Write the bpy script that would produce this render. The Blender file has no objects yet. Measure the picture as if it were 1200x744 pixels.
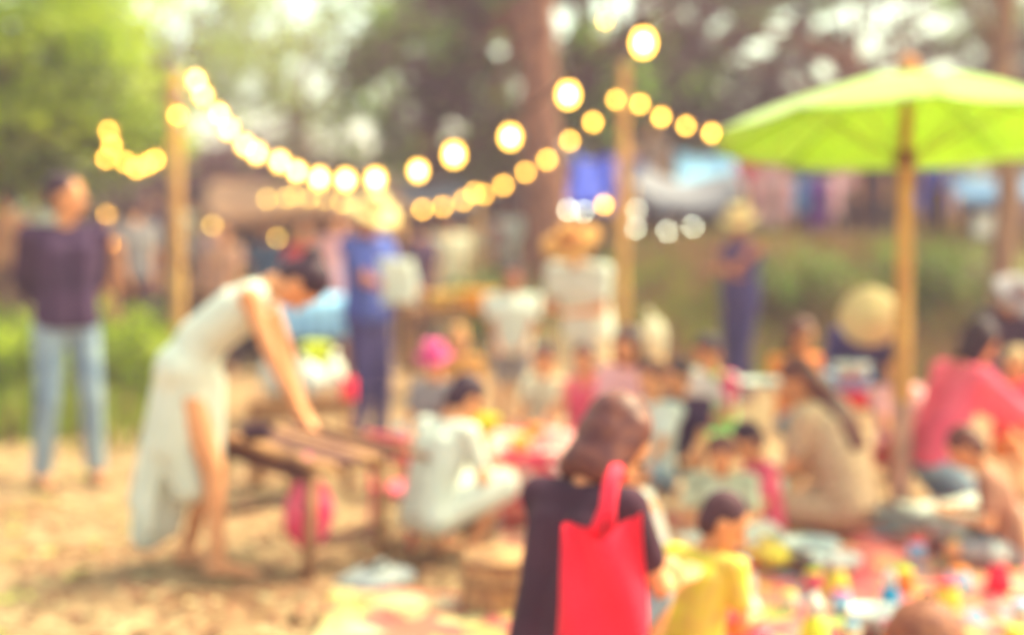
import bpy, math, random
from mathutils import Vector, Matrix
from math import radians as R, sin, cos, pi

# ------------------------------------------------------------------ camera, sky, sun, exposure
sc = bpy.context.scene
COL = sc.collection
CAMH, PITCH, FPX = 1.44, R(3.5), 1667.0
cam = bpy.data.objects.new('camera', bpy.data.cameras.new('camera')); COL.objects.link(cam)
cam.location = (0, 0, CAMH); cam.rotation_euler = (R(90) - PITCH, 0, 0)
cam.data.lens = 50.0; cam.data.sensor_width = 36; cam.data.clip_end = 600; cam.data.clip_start = 0.05
cam.data.dof.use_dof = True
cam.data.dof.focus_distance = 2.4
cam.data.dof.aperture_fstop = 1.03
sc.camera = cam
SUN_EL, SUN_AZ = R(52), R(62)           # azimuth measured from +Y towards -X when negative
w = bpy.data.worlds.new('World'); sc.world = w; w.use_nodes = True
nt = w.node_tree
bg = nt.nodes['Background']
sky = nt.nodes.new('ShaderNodeTexSky'); sky.sky_type = 'NISHITA'; sky.sun_disc = False
sky.sun_elevation = SUN_EL; sky.sun_rotation = SUN_AZ
sky.air_density = 0.7; sky.dust_density = 4.0; sky.ozone_density = 0.3
tint = nt.nodes.new('ShaderNodeMixRGB'); tint.blend_type = 'MULTIPLY'; tint.inputs[0].default_value = 1
tint.inputs[2].default_value = (0.96, 1.06, 0.64, 1)
nt.links.new(sky.outputs[0], tint.inputs[1]); nt.links.new(tint.outputs[0], bg.inputs[0])
bg.inputs[1].default_value = 0.15
sun = bpy.data.objects.new('sun', bpy.data.lights.new('sun', 'SUN')); COL.objects.link(sun)
sun.data.energy = 1.15; sun.data.angle = R(12); sun.data.color = (1.0, 0.90, 0.66)
sd = Vector((sin(SUN_AZ) * cos(SUN_EL), cos(SUN_AZ) * cos(SUN_EL), sin(SUN_EL)))
sun.rotation_euler = sd.to_track_quat('Z', 'Y').to_euler()
vs = sc.view_settings
vs.view_transform = 'Standard'; vs.look = 'None'; vs.gamma = 1; vs.use_curve_mapping = False
vs.exposure = 2.38
cy = sc.cycles
cy.use_denoising = True; cy.use_adaptive_sampling = False
cy.sample_clamp_indirect = 3.0; cy.sample_clamp_direct = 0
cy.max_bounces = 6; cy.diffuse_bounces = 3; cy.transparent_max_bounces = 12
cy.transmission_bounces = 4; cy.glossy_bounces = 2; cy.volume_bounces = 0
cy.caustics_reflective = False; cy.caustics_refractive = False

# ------------------------------------------------------------------ placing helpers
def P(px, py, D):
    """world point seen at photo pixel (px,py), at distance D along +Y"""
    u = (px - 600) / FPX; v = -(py - 372) / FPX
    d = Vector((u, cos(PITCH) + v * sin(PITCH), -sin(PITCH) + v * cos(PITCH)))
    return Vector((0, 0, CAMH)) + d * (D / d.y)
def ss(a, b, x):
    t = max(0, min(1, (x - a) / (b - a))); return t * t * (3 - 2 * t)
def terrain(x, y):
    h = 1.22 * ss(12.6, 17.2, y) * ss(-0.8, 1.8, x)
    h += 0.30 * ss(9.5, 13, y) * ss(-3.0, -4.2, x)
    h += 0.9 * ss(22, 40, y)
    if y > 9: h += 0.04 * sin(x * 2.1 + y) * sin(y * 1.3) * ss(9, 12, y)
    return h
def XG(px, D): return P(px, 300, D).x
def PG(px, D):
    x = XG(px, D); return Vector((x, D, terrain(x, D)))

# ------------------------------------------------------------------ materials
def lin(c):
    c = c / 255.0
    return c / 12.92 if c <= 0.04045 else ((c + 0.055) / 1.055) ** 2.4
MATS = {}
def rgb(c, k=1.0):
    return tuple(min(0.9, lin(v) * k * q) for v, q in zip(c, (1, 1, 1.2))) + (1,)
def mat(name, c, c2=None, scale=6, rough=0.8, transl=0, bump=0.15, k=0.8, metal=0, detail=3, emit=None):
    """plain procedural material: two tones mixed by noise, a little bump"""
    if name in MATS: return MATS[name]
    m = bpy.data.materials.new(name); m.use_nodes = True; n = m.node_tree.nodes; l = m.node_tree.links
    b = n['Principled BSDF']; b.inputs['Roughness'].default_value = rough; b.inputs['Metallic'].default_value = metal
    b.inputs['Specular IOR Level'].default_value = 0.25
    tc = n.new('ShaderNodeTexCoord'); no = n.new('ShaderNodeTexNoise'); no.inputs['Scale'].default_value = scale
    no.inputs['Detail'].default_value = detail
    l.new(tc.outputs['Object'], no.inputs['Vector'])
    if c2 is None: c2 = tuple(v * 0.82 for v in c)
    mx = n.new('ShaderNodeMixRGB'); mx.inputs[1].default_value = rgb(c, k); mx.inputs[2].default_value = rgb(c2, k)
    rp = n.new('ShaderNodeValToRGB'); rp.color_ramp.elements[0].position = 0.38; rp.color_ramp.elements[1].position = 0.62
    l.new(no.outputs[0], rp.inputs[0]); l.new(rp.outputs[0], mx.inputs[0]); l.new(mx.outputs[0], b.inputs['Base Color'])
    if bump:
        bp = n.new('ShaderNodeBump'); bp.inputs['Strength'].default_value = bump; bp.inputs['Distance'].default_value = 0.02
        l.new(no.outputs[0], bp.inputs['Height']); l.new(bp.outputs[0], b.inputs['Normal'])
    if transl:
        tr = n.new('ShaderNodeBsdfTranslucent'); l.new(mx.outputs[0], tr.inputs[0])
        ms = n.new('ShaderNodeMixShader'); ms.inputs[0].default_value = transl
        l.new(b.outputs[0], ms.inputs[1]); l.new(tr.outputs[0], ms.inputs[2])
        l.new(ms.outputs[0], n['Material Output'].inputs[0])
    MATS[name] = m
    return m
def pattern(name, cols, scale=9, rough=0.8, k=0.8, base=None, thr=0.0):
    """printed cloth: voronoi cells coloured from a list"""
    if name in MATS: return MATS[name]
    m = bpy.data.materials.new(name); m.use_nodes = True; n = m.node_tree.nodes; l = m.node_tree.links
    b = n['Principled BSDF']; b.inputs['Roughness'].default_value = rough
    tc = n.new('ShaderNodeTexCoord'); no = n.new('ShaderNodeTexNoise'); no.inputs['Scale'].default_value = scale * .6
    va = n.new('ShaderNodeMixRGB'); va.inputs[0].default_value = .12
    vo = n.new('ShaderNodeTexVoronoi'); vo.inputs['Scale'].default_value = scale
    l.new(tc.outputs['Object'], no.inputs['Vector']); l.new(tc.outputs['Object'], va.inputs[1]); l.new(no.outputs[1], va.inputs[2])
    l.new(va.outputs[0], vo.inputs['Vector'])
    sp = n.new('ShaderNodeSeparateColor'); l.new(vo.outputs['Color'], sp.inputs[0])
    rp = n.new('ShaderNodeValToRGB'); rp.color_ramp.interpolation = 'CONSTANT'
    while len(rp.color_ramp.elements) < len(cols): rp.color_ramp.elements.new(0.5)
    for i, c in enumerate(cols):
        rp.color_ramp.elements[i].position = i / len(cols); rp.color_ramp.elements[i].color = rgb(c, k)
    l.new(sp.outputs[0], rp.inputs[0]); l.new(rp.outputs[0], b.inputs['Base Color'])
    MATS[name] = m
    return m
def emission(name, c, s, mixt=0.0):
    if name in MATS: return MATS[name]
    m = bpy.data.materials.new(name); m.use_nodes = True; n = m.node_tree.nodes; l = m.node_tree.links
    n.remove(n['Principled BSDF']); e = n.new('ShaderNodeEmission')
    e.inputs[0].default_value = (*c, 1); e.inputs[1].default_value = s
    out = n['Material Output']
    if mixt:
        t = n.new('ShaderNodeBsdfTransparent'); ms = n.new('ShaderNodeMixShader'); ms.inputs[0].default_value = mixt
        l.new(e.outputs[0], ms.inputs[1]); l.new(t.outputs[0], ms.inputs[2]); l.new(ms.outputs[0], out.inputs[0])
    else: l.new(e.outputs[0], out.inputs[0])
    m.cycles.emission_sampling = 'NONE'
    MATS[name] = m
    return m

# ------------------------------------------------------------------ mesh builder
class MB:
    def __init__(s): s.v = []; s.f = []; s.mi = []; s.cur = 0
    def add(s, vs_, fs):
        o = len(s.v); s.v += [tuple(v) for v in vs_]
        for f in fs: s.f.append(tuple(i + o for i in f)); s.mi.append(s.cur)
        return s
    def box(s, c, size, M=None):
        c = Vector(c); vs_ = []
        for z in (-.5, .5):
            for x, y in ((-.5, -.5), (.5, -.5), (.5, .5), (-.5, .5)):
                p = Vector((x * size[0], y * size[1], z * size[2]))
                if M is not None: p = M @ p
                vs_.append(c + p)
        return s.add(vs_, [(3, 2, 1, 0), (4, 5, 6, 7), (0, 1, 5, 4), (1, 2, 6, 5), (2, 3, 7, 6), (3, 0, 4, 7)])
    def tube(s, pts, rs, n=8, cap=True, flat=1.0):
        pts = [Vector(p) for p in pts]
        if not hasattr(rs, '__len__'): rs = [rs] * len(pts)
        vs_ = []; fs = []; ref = None
        for i, p in enumerate(pts):
            d = (pts[min(i + 1, len(pts) - 1)] - pts[max(i - 1, 0)])
            if d.length < 1e-9: d = Vector((0, 0, 1))
            d.normalize()
            if ref is None: ref = Vector((1, 0, 0)) if abs(d.x) < .8 else Vector((0, 1, 0))
            a = (ref - d * ref.dot(d)).normalized(); ref = a; b = d.cross(a)
            for k in range(n):
                t = 2 * pi * k / n; vs_.append(p + (a * cos(t) + b * sin(t) * flat) * rs[i])
        for i in range(len(pts) - 1):
            for k in range(n):
                fs.append((i * n + k, i * n + (k + 1) % n, (i + 1) * n + (k + 1) % n, (i + 1) * n + k))
        if cap:
            fs.append(tuple(range(n))[::-1]); fs.append(tuple((len(pts) - 1) * n + k for k in range(n)))
        return s.add(vs_, fs)
    def cap(s, a, b, ra, rb, n=10):
        """tapered capsule with round ends"""
        a = Vector(a); b = Vector(b); d = b - a
        if d.length < 1e-5: d = Vector((0, 0, 1e-3)); b = a + d
        u = d.normalized(); pts = []; rs = []
        for t in (-85, -50, -20): pts.append(a + u * ra * sin(R(t))); rs.append(ra * cos(R(t)))
        for t in (20, 50, 85): pts.append(b + u * rb * sin(R(t))); rs.append(rb * cos(R(t)))
        return s.tube(pts, rs, n)
    def ell(s, c, r, M=None, nu=12, nv=8):
        c = Vector(c); vs_ = []; fs = []
        for j in range(nv + 1):
            t = pi * j / nv
            for i in range(nu):
                a = 2 * pi * i / nu; rr = max(sin(t), .02)
                p = Vector((r[0] * rr * cos(a), r[1] * rr * sin(a), r[2] * cos(t)))
                if M is not None: p = M @ p
                vs_.append(c + p)
        for j in range(nv):
            for i in range(nu):
                fs.append((j * nu + i, (j + 1) * nu + i, (j + 1) * nu + (i + 1) % nu, j * nu + (i + 1) % nu))
        fs.append(tuple(range(nu))); fs.append(tuple(nv * nu + i for i in range(nu))[::-1])
        return s.add(vs_, fs)
    def lathe(s, prof, n=20, c=(0, 0, 0), M=None, wob=0.0, ph=0.0):
        c = Vector(c); vs_ = []; fs = []; m = len(prof)
        for j, (r, z) in enumerate(prof):
            for i in range(n):
                a = 2 * pi * i / n
                p = Vector((r * cos(a), r * sin(a), z + wob * r * sin(2 * a + ph)))
                if M is not None: p = M @ p
                vs_.append(c + p)
        for j in range(m - 1):
            for i in range(n):
                fs.append((j * n + i, j * n + (i + 1) % n, (j + 1) * n + (i + 1) % n, (j + 1) * n + i))
        return s.add(vs_, fs)
    def sheet(s, fn, nu, nv):
        vs_ = [fn(i / nu, j / nv) for j in range(nv + 1) for i in range(nu + 1)]
        fs = [(j * (nu + 1) + i, j * (nu + 1) + i + 1, (j + 1) * (nu + 1) + i + 1, (j + 1) * (nu + 1) + i)
              for j in range(nv) for i in range(nu)]
        return s.add(vs_, fs)
    def build(s, name, m, parent=None, smooth=True, kind=None):
        me = bpy.data.meshes.new(name); me.from_pydata(s.v, [], s.f)
        for mm in (m if isinstance(m, (list, tuple)) else [m]): me.materials.append(mm)
        if isinstance(m, (list, tuple)): me.polygons.foreach_set('material_index', s.mi)
        if smooth: me.polygons.foreach_set('use_smooth', [True] * len(me.polygons))
        me.update()
        o = bpy.data.objects.new(name, me); COL.objects.link(o)
        if parent is not None: o.parent = parent
        if kind: o['kind'] = kind
        return o
def tag(o, label=None, cat=None, group=None, kind=None):
    if label: o['label'] = label
    if cat: o['category'] = cat
    if group: o['group'] = group
    if kind: o['kind'] = kind
    return o
def thing(name, label, cat, loc=(0, 0, 0), rz=0, group=None):
    o = bpy.data.objects.new(name, None); COL.objects.link(o); o.location = loc; o.rotation_euler = (0, 0, rz)
    return tag(o, label, cat, group)
def single(mb, name, m, label, cat, loc=(0, 0, 0), rz=0, group=None, smooth=True):
    o = mb.build(name, m, None, smooth); o.location = loc; o.rotation_euler = (0, 0, rz)
    return tag(o, label, cat, group)
def solid(o, t, off=-1):
    md = o.modifiers.new('thickness', 'SOLIDIFY'); md.thickness = t; md.offset = off; return o
REMESH = []
def remesh(o, vox, it=2):
    md = o.modifiers.new('skin', 'REMESH'); md.mode = 'VOXEL'; md.voxel_size = vox; md.use_smooth_shade = True
    if it:
        sm = o.modifiers.new('soft', 'SMOOTH'); sm.factor = 0.5; sm.iterations = it
    REMESH.append(o); return o
def bake_remeshed():
    dg = bpy.context.evaluated_depsgraph_get()
    news = []
    for o in REMESH:
        news.append(bpy.data.meshes.new_from_object(o.evaluated_get(dg), depsgraph=dg))
    for o, me in zip(REMESH, news):
        me.name = o.data.name; o.data = me; o.modifiers.clear()

# ------------------------------------------------------------------ ground
def ground_material():
    m = bpy.data.materials.new('sandy_ground'); m.use_nodes = True; n = m.node_tree.nodes; l = m.node_tree.links
    b = n['Principled BSDF']; b.inputs['Roughness'].default_value = .95; b.inputs['Specular IOR Level'].default_value = .1
    g = n.new('ShaderNodeNewGeometry')
    n1 = n.new('ShaderNodeTexNoise'); n1.inputs['Scale'].default_value = 1.3; n1.inputs['Detail'].default_value = 6
    n2 = n.new('ShaderNodeTexNoise'); n2.inputs['Scale'].default_value = 9; n2.inputs['Detail'].default_value = 4
    for q in (n1, n2): l.new(g.outputs['Position'], q.inputs['Vector'])
    r1 = n.new('ShaderNodeValToRGB'); e = r1.color_ramp.elements
    e[0].position = .30; e[0].color = rgb((184, 134, 92), .5); e[1].position = .62; e[1].color = rgb((228, 192, 142), .5)
    l.new(n1.outputs[0], r1.inputs[0])
    r2 = n.new('ShaderNodeValToRGB'); e = r2.color_ramp.elements
    e[0].position = .42; e[0].color = (.72, .66, .62, 1); e[1].position = .6; e[1].color = (1.08, 1.06, 1, 1)
    l.new(n2.outputs[0], r2.inputs[0])
    mu = n.new('ShaderNodeMixRGB'); mu.blend_type = 'MULTIPLY'; mu.inputs[0].default_value = 1
    l.new(r1.outputs[0], mu.inputs[1]); l.new(r2.outputs[0], mu.inputs[2])
    # grass soil on the banks and far away: by height and noise
    sp = n.new('ShaderNodeSeparateXYZ'); l.new(g.outputs['Position'], sp.inputs[0])
    a = n.new('ShaderNodeMath'); a.operation = 'MULTIPLY_ADD'; l.new(n1.outputs[0], a.inputs[0]); a.inputs[1].default_value = .35
    l.new(sp.outputs[2], a.inputs[2])
    mr = n.new('ShaderNodeMapRange'); mr.inputs[1].default_value = .18; mr.inputs[2].default_value = .45; l.new(a.outputs[0], mr.inputs[0])
    gr = n.new('ShaderNodeMixRGB'); gr.inputs[1].default_value = rgb((150, 136, 70), .5); gr.inputs[2].default_value = rgb((158, 112, 84), .55)
    l.new(n2.outputs[0], gr.inputs[0])
    mx = n.new('ShaderNodeMixRGB'); l.new(mr.outputs[0], mx.inputs[0]); l.new(mu.outputs[0], mx.inputs[1]); l.new(gr.outputs[0], mx.inputs[2])
    l.new(mx.outputs[0], b.inputs['Base Color'])
    bp = n.new('ShaderNodeBump'); bp.inputs['Strength'].default_value = .5; bp.inputs['Distance'].default_value = .04
    l.new(n2.outputs[0], bp.inputs['Height']); l.new(bp.outputs[0], b.inputs['Normal'])
    return m
gm = MB()
def coord(a, b, n, dense):
    return [a + (b - a) * i / n for i in range(n + 1)]
xs = [-400, -150, -60, -30] + [-16 + .5 * i for i in range(65)] + [30, 60, 150, 400]
ys = [-100, -20, 0, 3, 6, 8] + [9 + .5 * i for i in range(70)] + [50, 70, 120, 250, 500]
vs_ = [(x, y, terrain(x, y)) for y in ys for x in xs]; nx = len(xs)
gm.add(vs_, [(j * nx + i, j * nx + i + 1, (j + 1) * nx + i + 1, (j + 1) * nx + i) for j in range(len(ys) - 1) for i in range(nx - 1)])
tag(gm.build('ground', ground_material()), kind='structure')

# ------------------------------------------------------------------ colours in use
SKIN = mat('skin', (240, 168, 112), (230, 152, 98), 5, .55, k=.82)
SKIN2 = mat('skin_tan', (214, 132, 92), (200, 120, 84), 5, .55, k=.7)
HAIR = mat('hair_dark', (84, 44, 66), (62, 30, 54), 22, .6, k=.55)
HAIRB = mat('hair_brown', (142, 78, 62), (108, 54, 56), 22, .5, k=.6)
EYE = mat('eye_dark', (40, 28, 34), None, 4, .3, bump=0)
LIP = mat('lips', (190, 96, 84), None, 4, .5, bump=0)
STRAW = mat('straw', (240, 172, 86), (210, 138, 66), 40, .85, k=.68, bump=.4)
STRAWP = mat('pale_straw', (246, 224, 150), (228, 196, 122), 40, .85, k=.85, bump=.4)
BAMBOO = mat('bamboo', (234, 178, 96), (212, 148, 80), 7, .6, k=.75)
WOOD = mat('wood', (200, 146, 92), (150, 98, 70), 9, .8, k=.7, bump=.3)
WOODD = mat('dark_wood', (132, 84, 70), (100, 58, 58), 9, .8, k=.6, bump=.3)
BARK = mat('bark', (190, 126, 94), (140, 88, 72), 7, .95, k=.6, bump=.9, detail=6)
BARKP = mat('pale_bark', (196, 150, 112), (150, 108, 88), 6, .95, k=.6, bump=.8, detail=6)
WHITE = mat('white_cloth', (238, 240, 214), (222, 226, 200), 5, .85, k=.9, transl=.15)
CREAM = mat('cream_cloth', (240, 228, 184), (226, 208, 164), 5, .85, k=.8)
NAVY = mat('dark_plum_cloth', (86, 54, 88), (70, 42, 76), 5, .9, k=.6)
BLACKT = mat('charcoal_cloth', (88, 46, 66), (74, 38, 58), 5, .9, k=.6)
JEANP = mat('pale_denim', (168, 186, 190), (120, 142, 164), 5, .9, k=.68)
JEAN = mat('dark_denim', (78, 68, 120), (64, 54, 104), 6, .9, k=.75)
BLUES = mat('blue_shirt_cloth', (80, 98, 172), (66, 76, 148), 6, .9, k=.75)
PINKS = mat('pink_cloth', (250, 104, 122), (236, 84, 108), 5, .85, k=.85)
BEIGE = mat('beige_cloth', (226, 190, 146), (204, 164, 124), 30, .85, k=.75)
GREYC = mat('grey_cloth', (172, 164, 156), (146, 138, 140), 6, .85, k=.7)
REDC = mat('red_cloth', (255, 36, 64), (240, 28, 58), 5, .7, k=.95)
REDB = mat('dull_red_cloth', (214, 52, 62), (188, 40, 60), 5, .8, k=.7)
YELC = mat('yellow_cloth', (248, 222, 70), (244, 196, 90), 8, .8, k=.85)
ORANC = mat('orange_cloth', (250, 150, 60), (238, 128, 60), 8, .8, k=.8)
HOTP = mat('hot_pink_cloth', (246, 96, 160), (230, 70, 130), 9, .8, k=.8)
TEAL = mat('teal_cloth', (30, 160, 190), (30, 130, 176), 6, .8, k=.9)
PURP = mat('purple_cloth', (140, 44, 164), (116, 34, 144), 6, .8, k=.9)
LBLUE = mat('light_blue_cloth', (156, 204, 224), (128, 180, 214), 6, .7, k=.95)
BLUE = mat('blue_tarp_cloth', (56, 90, 210), (44, 66, 184), 5, .6, k=.9, transl=.3)
BLUEG = mat('slate_blue_cloth', (72, 122, 160), (60, 100, 140), 5, .6, k=.75)
GREYT = mat('grey_tarp_cloth', (150, 148, 152), (118, 114, 124), 4, .7, k=.65)
BROWNT = mat('brown_awning_cloth', (202, 150, 108), (176, 124, 96), 4, .8, k=.75, transl=.3)
LPINK = mat('pale_pink_cloth', (240, 180, 172), (226, 158, 156), 6, .8, k=.95)
LIME = mat('lime_plastic', (222, 232, 60), (200, 216, 50), 6, .4, k=.85)
WPL = mat('white_plastic', (240, 244, 224), None, 5, .35, k=.75, bump=0)
DARK = mat('dark_goods', (84, 48, 70), (66, 34, 60), 5, .8, k=.6)
MINT = mat('mint_cloth', (170, 226, 130), (146, 206, 110), 5, .8, k=.85)
KIDTOP = pattern('colour_block_print', [(244, 240, 214), (240, 60, 110), (244, 240, 214), (170, 230, 130)], 7)
SANDALS = mat('sandal_leather', (140, 96, 78), None, 8, .6)

# ------------------------------------------------------------------ trees
LIGHTLEAF = mat('leaf_sunlit_tone', (214, 226, 96), (190, 206, 70), 3, .45, .55, 0, .65)  # sunlit look put into the leaf colour of random clumps
MIDLEAF = mat('leaf_fresh_green', (150, 190, 66), (134, 170, 60), 3, .5, .5, 0, .8)
LEAFMATS = {
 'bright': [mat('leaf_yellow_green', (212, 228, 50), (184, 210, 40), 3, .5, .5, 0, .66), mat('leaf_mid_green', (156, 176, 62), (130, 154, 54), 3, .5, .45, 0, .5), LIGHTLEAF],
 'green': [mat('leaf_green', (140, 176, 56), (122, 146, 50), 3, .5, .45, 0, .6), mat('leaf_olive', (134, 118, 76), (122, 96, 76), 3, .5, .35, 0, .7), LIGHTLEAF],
 'dark': [mat('leaf_dull_olive', (128, 120, 66), (112, 88, 74), 3, .6, .35, 0, .7), mat('leaf_brown_shade_purple', (128, 78, 82), (104, 58, 82), 3, .6, .35, 0, .7), MIDLEAF],  # purple of the shadows tinted into the brownish leaf
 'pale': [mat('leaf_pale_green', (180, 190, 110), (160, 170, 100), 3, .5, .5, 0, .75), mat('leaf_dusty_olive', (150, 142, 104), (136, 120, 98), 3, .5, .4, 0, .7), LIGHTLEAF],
}
VOIDS = []      # openings in the crown being built: (x, z, radius)
def leaf_quads(mb, c, n, sx, sy, sz, size, rng, pal2=.5):
    for _ in range(n):
        p = Vector((c[0] + rng.gauss(0, sx), c[1] + rng.gauss(0, sy), c[2] + rng.gauss(0, sz)))
        if any((p.x - a) ** 2 + (p.z - b) ** 2 < q * q for a, b, q in VOIDS): continue
        a = Vector((rng.gauss(0, 1), rng.gauss(0, 1), rng.gauss(0, .7))).normalized()
        b = a.cross(Vector((rng.gauss(0, 1), rng.gauss(0, 1), rng.gauss(0, 1)))).normalized()
        L = size * rng.uniform(.6, 1.3); W = L * .45
        mb.cur = 2 if pal2 == 2 else (1 if rng.random() < pal2 else 0)
        mb.add([p - a * L, p + b * W - a * L * .1, p + a * L, p - b * W + a * L * .05], [(0, 1, 2, 3)])
def tree(label, base, top, trunk_r, crowns, pal, group='trees around the market', name='tree', bark=None, limbs=True, seed=1, lean=(0, 0), holes=0, hr=(.14, .24)):
    """crowns: list of (centre, (rx,ry,rz), clumps, leaves per clump, clump spread, leaf size, share of the darker leaf)"""
    rng = random.Random(seed); base = Vector(base); top = Vector(top)
    t = thing(name, label, 'tree', base, 0, group)
    def L(p): return Vector(p) - base
    m = MB(); n = 9; pts = []; rs = []
    for i in range(n):
        f = i / (n - 1); p = base.lerp(top, f) + Vector((rng.uniform(-1, 1), rng.uniform(-1, 1), 0)) * trunk_r * .25 * (0 < i < n - 1)
        pts.append(L(p)); rs.append(trunk_r * (1.0 + .5 * max(0, .12 - f) / .12) * (1 - .5 * f))
    pts[0].z -= .15
    m.tube(pts, rs, 12)
    trunk = m.build('trunk', bark or BARK, t)
    lb = MB()
    crown = MB(); rh = random.Random(seed + 100)
    for _h in range(holes):
        c, r = crowns[_h % len(crowns)][:2]
        VOIDS.append((c[0] - base.x + rh.uniform(-1, 1) * r[0], c[2] - base.z + rh.uniform(-1, 1) * r[2], rh.uniform(*hr)))
    for (c, r, nc, nl, spread, size, dk) in crowns:
        c = Vector(c)
        for q in range(nc):
            while True:
                d = Vector((rng.uniform(-1, 1), rng.uniform(-1, 1), rng.uniform(-1, 1)))
                if d.length < 1: break
            cc = Vector((c.x + d.x * r[0], c.y + d.y * r[1], c.z + d.z * r[2]))
            k = rng.uniform(.6, 1.3)
            leaf_quads(crown, L(cc), int(nl * k), spread * k, spread * k, spread * k * .6, size, rng, 2 if rng.random() < .14 else (.95 if rng.random() < dk else .05))
            if limbs and q % max(1, nc // 7) == 0:
                s0 = base.lerp(top, rng.uniform(.55, .98)); mid = s0.lerp(cc, .5) + Vector((0, 0, .25))
                lb.tube([L(s0), L(mid), L(cc)], [trunk_r * .38, trunk_r * .22, trunk_r * .06], 6)
    if lb.v: lb.build('limb', bark or BARK, t)
    crown.build('crown', LEAFMATS[pal], t, smooth=False); VOIDS.clear()
    return t
# left tree with bright leaves
tree('bright yellow-green leafy tree above the man in the plum shirt', PG(-80, 13.5), P(-40, 60, 13.5), .16,
     [(P(30, 60, 13.5), (1.25, 1.2, 1.05), 95, 85, .20, .07, .35), (P(140, 150, 14.5), (.62, .8, .34), 34, 70, .2, .07, .4),
      (P(10, 205, 14.5), (.9, .7, .3), 34, 70, .2, .07, .5)], 'bright', seed=3, holes=10, hr=(.06, .12))
tree('pale green feathery tree behind the bright one, full of sky gaps', PG(175, 24), P(190, 60, 24), .2,
     [(P(200, 40, 24), (2.1, 1.2, 1.7), 80, 50, .27, .10, .4), (P(90, 210, 25), (2.6, 1.5, .6), 60, 70, .36, .11, .5)], 'pale', seed=4, holes=46, hr=(.16, .30))
tree('sparse pale tree in front of white sky over the middle stalls', PG(345, 30), P(350, 80, 30), .2,
     [(P(350, 40, 30), (3.2, 1.5, 2.2), 130, 36, .34, .12, .5), (P(330, 215, 30), (3.2, 1.5, .6), 70, 50, .42, .12, .6)], 'pale', seed=5, holes=60, hr=(.2, .36))
tree('mid green tree left of the big brown trunk', PG(500, 22), P(500, 60, 22), .2,
     [(P(480, 110, 22), (.95, 1.0, 1.5), 70, 66, .27, .10, .35), (P(560, 70, 23), (.8, 1.0, 2.0), 85, 75, .30, .10, .7)], 'green', seed=6, holes=36, hr=(.16, .26))
tree('big tree with a thick straight brown trunk in the middle', PG(640, 16.4), P(633, -260, 16.4), .27,
     [(P(620, -30, 18.5), (2.0, 1.2, .9), 90, 75, .3, .10, .8), (P(560, 110, 19.5), (.9, 1.0, 1.0), 50, 70, .3, .10, .6),
      (P(690, 75, 19.5), (.8, 1.0, 1.1), 50, 75, .28, .10, .7)], 'dark', seed=7, holes=24, hr=(.17, .24))
bs_ = PG(1010, 21); rg_ = random.Random(77)
for px, py in ((805, 15), (832, 40), (865, 64), (915, 26), (912, 40), (785, 50), (815, 82), (958, 30), (985, 12), (975, 82), (950, 92), (1000, 97), (1006, 62), (1030, 52), (1022, 40), (1050, 18), (1100, 14), (1122, 42),
               (1145, 14), (1132, 62), (1092, 82), (1142, 98), (930, 96), (880, 110), (1060, 70), (700, 24), (756, 76), (760, 20), (1012, 18), (1075, 40), (985, 60), (1040, 88), (1165, 40), (892, 60), (938, 62), (848, 100), (1060, 100), (1120, 88), (1080, 64), (860, 12), (935, 8), (1022, 0), (1068, -6), (1128, 20)):
    q = P(px + rg_.uniform(-4, 4), py + rg_.uniform(-4, 4), 21); VOIDS.append((q.x - bs_.x, q.z - bs_.z, rg_.uniform(.16, .205)))
tree('dark spreading tree behind the green parasol with bright gaps in its crown', PG(1010, 21), P(1000, 60, 21), .24,
     [(P(830, 80, 21), (1.5, 1.0, 1.5), 120, 125, .27, .065, .8), (P(1010, 160, 21), (2.4, 1.0, .75), 110, 140, .28, .065, .8),
      (P(1180, 90, 21), (1.2, 1.0, 1.4), 70, 125, .28, .065, .7), (P(980, 20, 22), (2.8, 1.2, 1.1), 150, 125, .26, .065, .7)], 'dark', seed=8)
VOIDS.clear()
tree('slender pale-barked tree rising past the right end of the parasol', PG(1182, 12.5), P(1178, -160, 12.5), .13,
     [(P(1190, -150, 12.8), (1.2, 1, .5), 40, 60, .25, .07, .6)], 'green', bark=BARKP, seed=9)
tree('green tree low behind the blue awning', PG(730, 26), P(735, 120, 26), .16,
     [(P(730, 110, 26), (1.6, 1.2, 1.2), 95, 75, .34, .11, .35)], 'green', seed=10)
# far wood, one mass
rng = random.Random(11); fw = MB()
for _ in range(430):
    px = rng.uniform(-250, 1450); D = rng.uniform(38, 52)
    topy = 190 + 22 * sin(px * .011) + 18 * sin(px * .031)
    leaf_quads(fw, P(px, rng.uniform(topy, 285), D), 55, .7, .7, .5, .2, rng, .55)
tag(fw.build('far_wood', LEAFMATS['green'], smooth=False), 'distant mass of trees behind the market stalls', 'woodland', kind='stuff')

ug = MB()  # dark bushes added to stand in for purple shadow between the stalls
for _ in range(620):
    px = rng.uniform(-120, 1320); D = rng.uniform(21.5, 27)
    topy = 205 + 16 * sin(px * .017) + 12 * sin(px * .043)
    leaf_quads(ug, P(px, rng.uniform(topy, 300), D), 60, .3, .3, .2, .11, rng, .3 if sin(px * .02) > .3 else .85)
tag(ug.build('undergrowth', LEAFMATS['dark'], smooth=False), 'dull brown and olive undergrowth added as a shadow-dark backdrop behind the stalls and the bank', 'undergrowth', kind='stuff')

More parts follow.
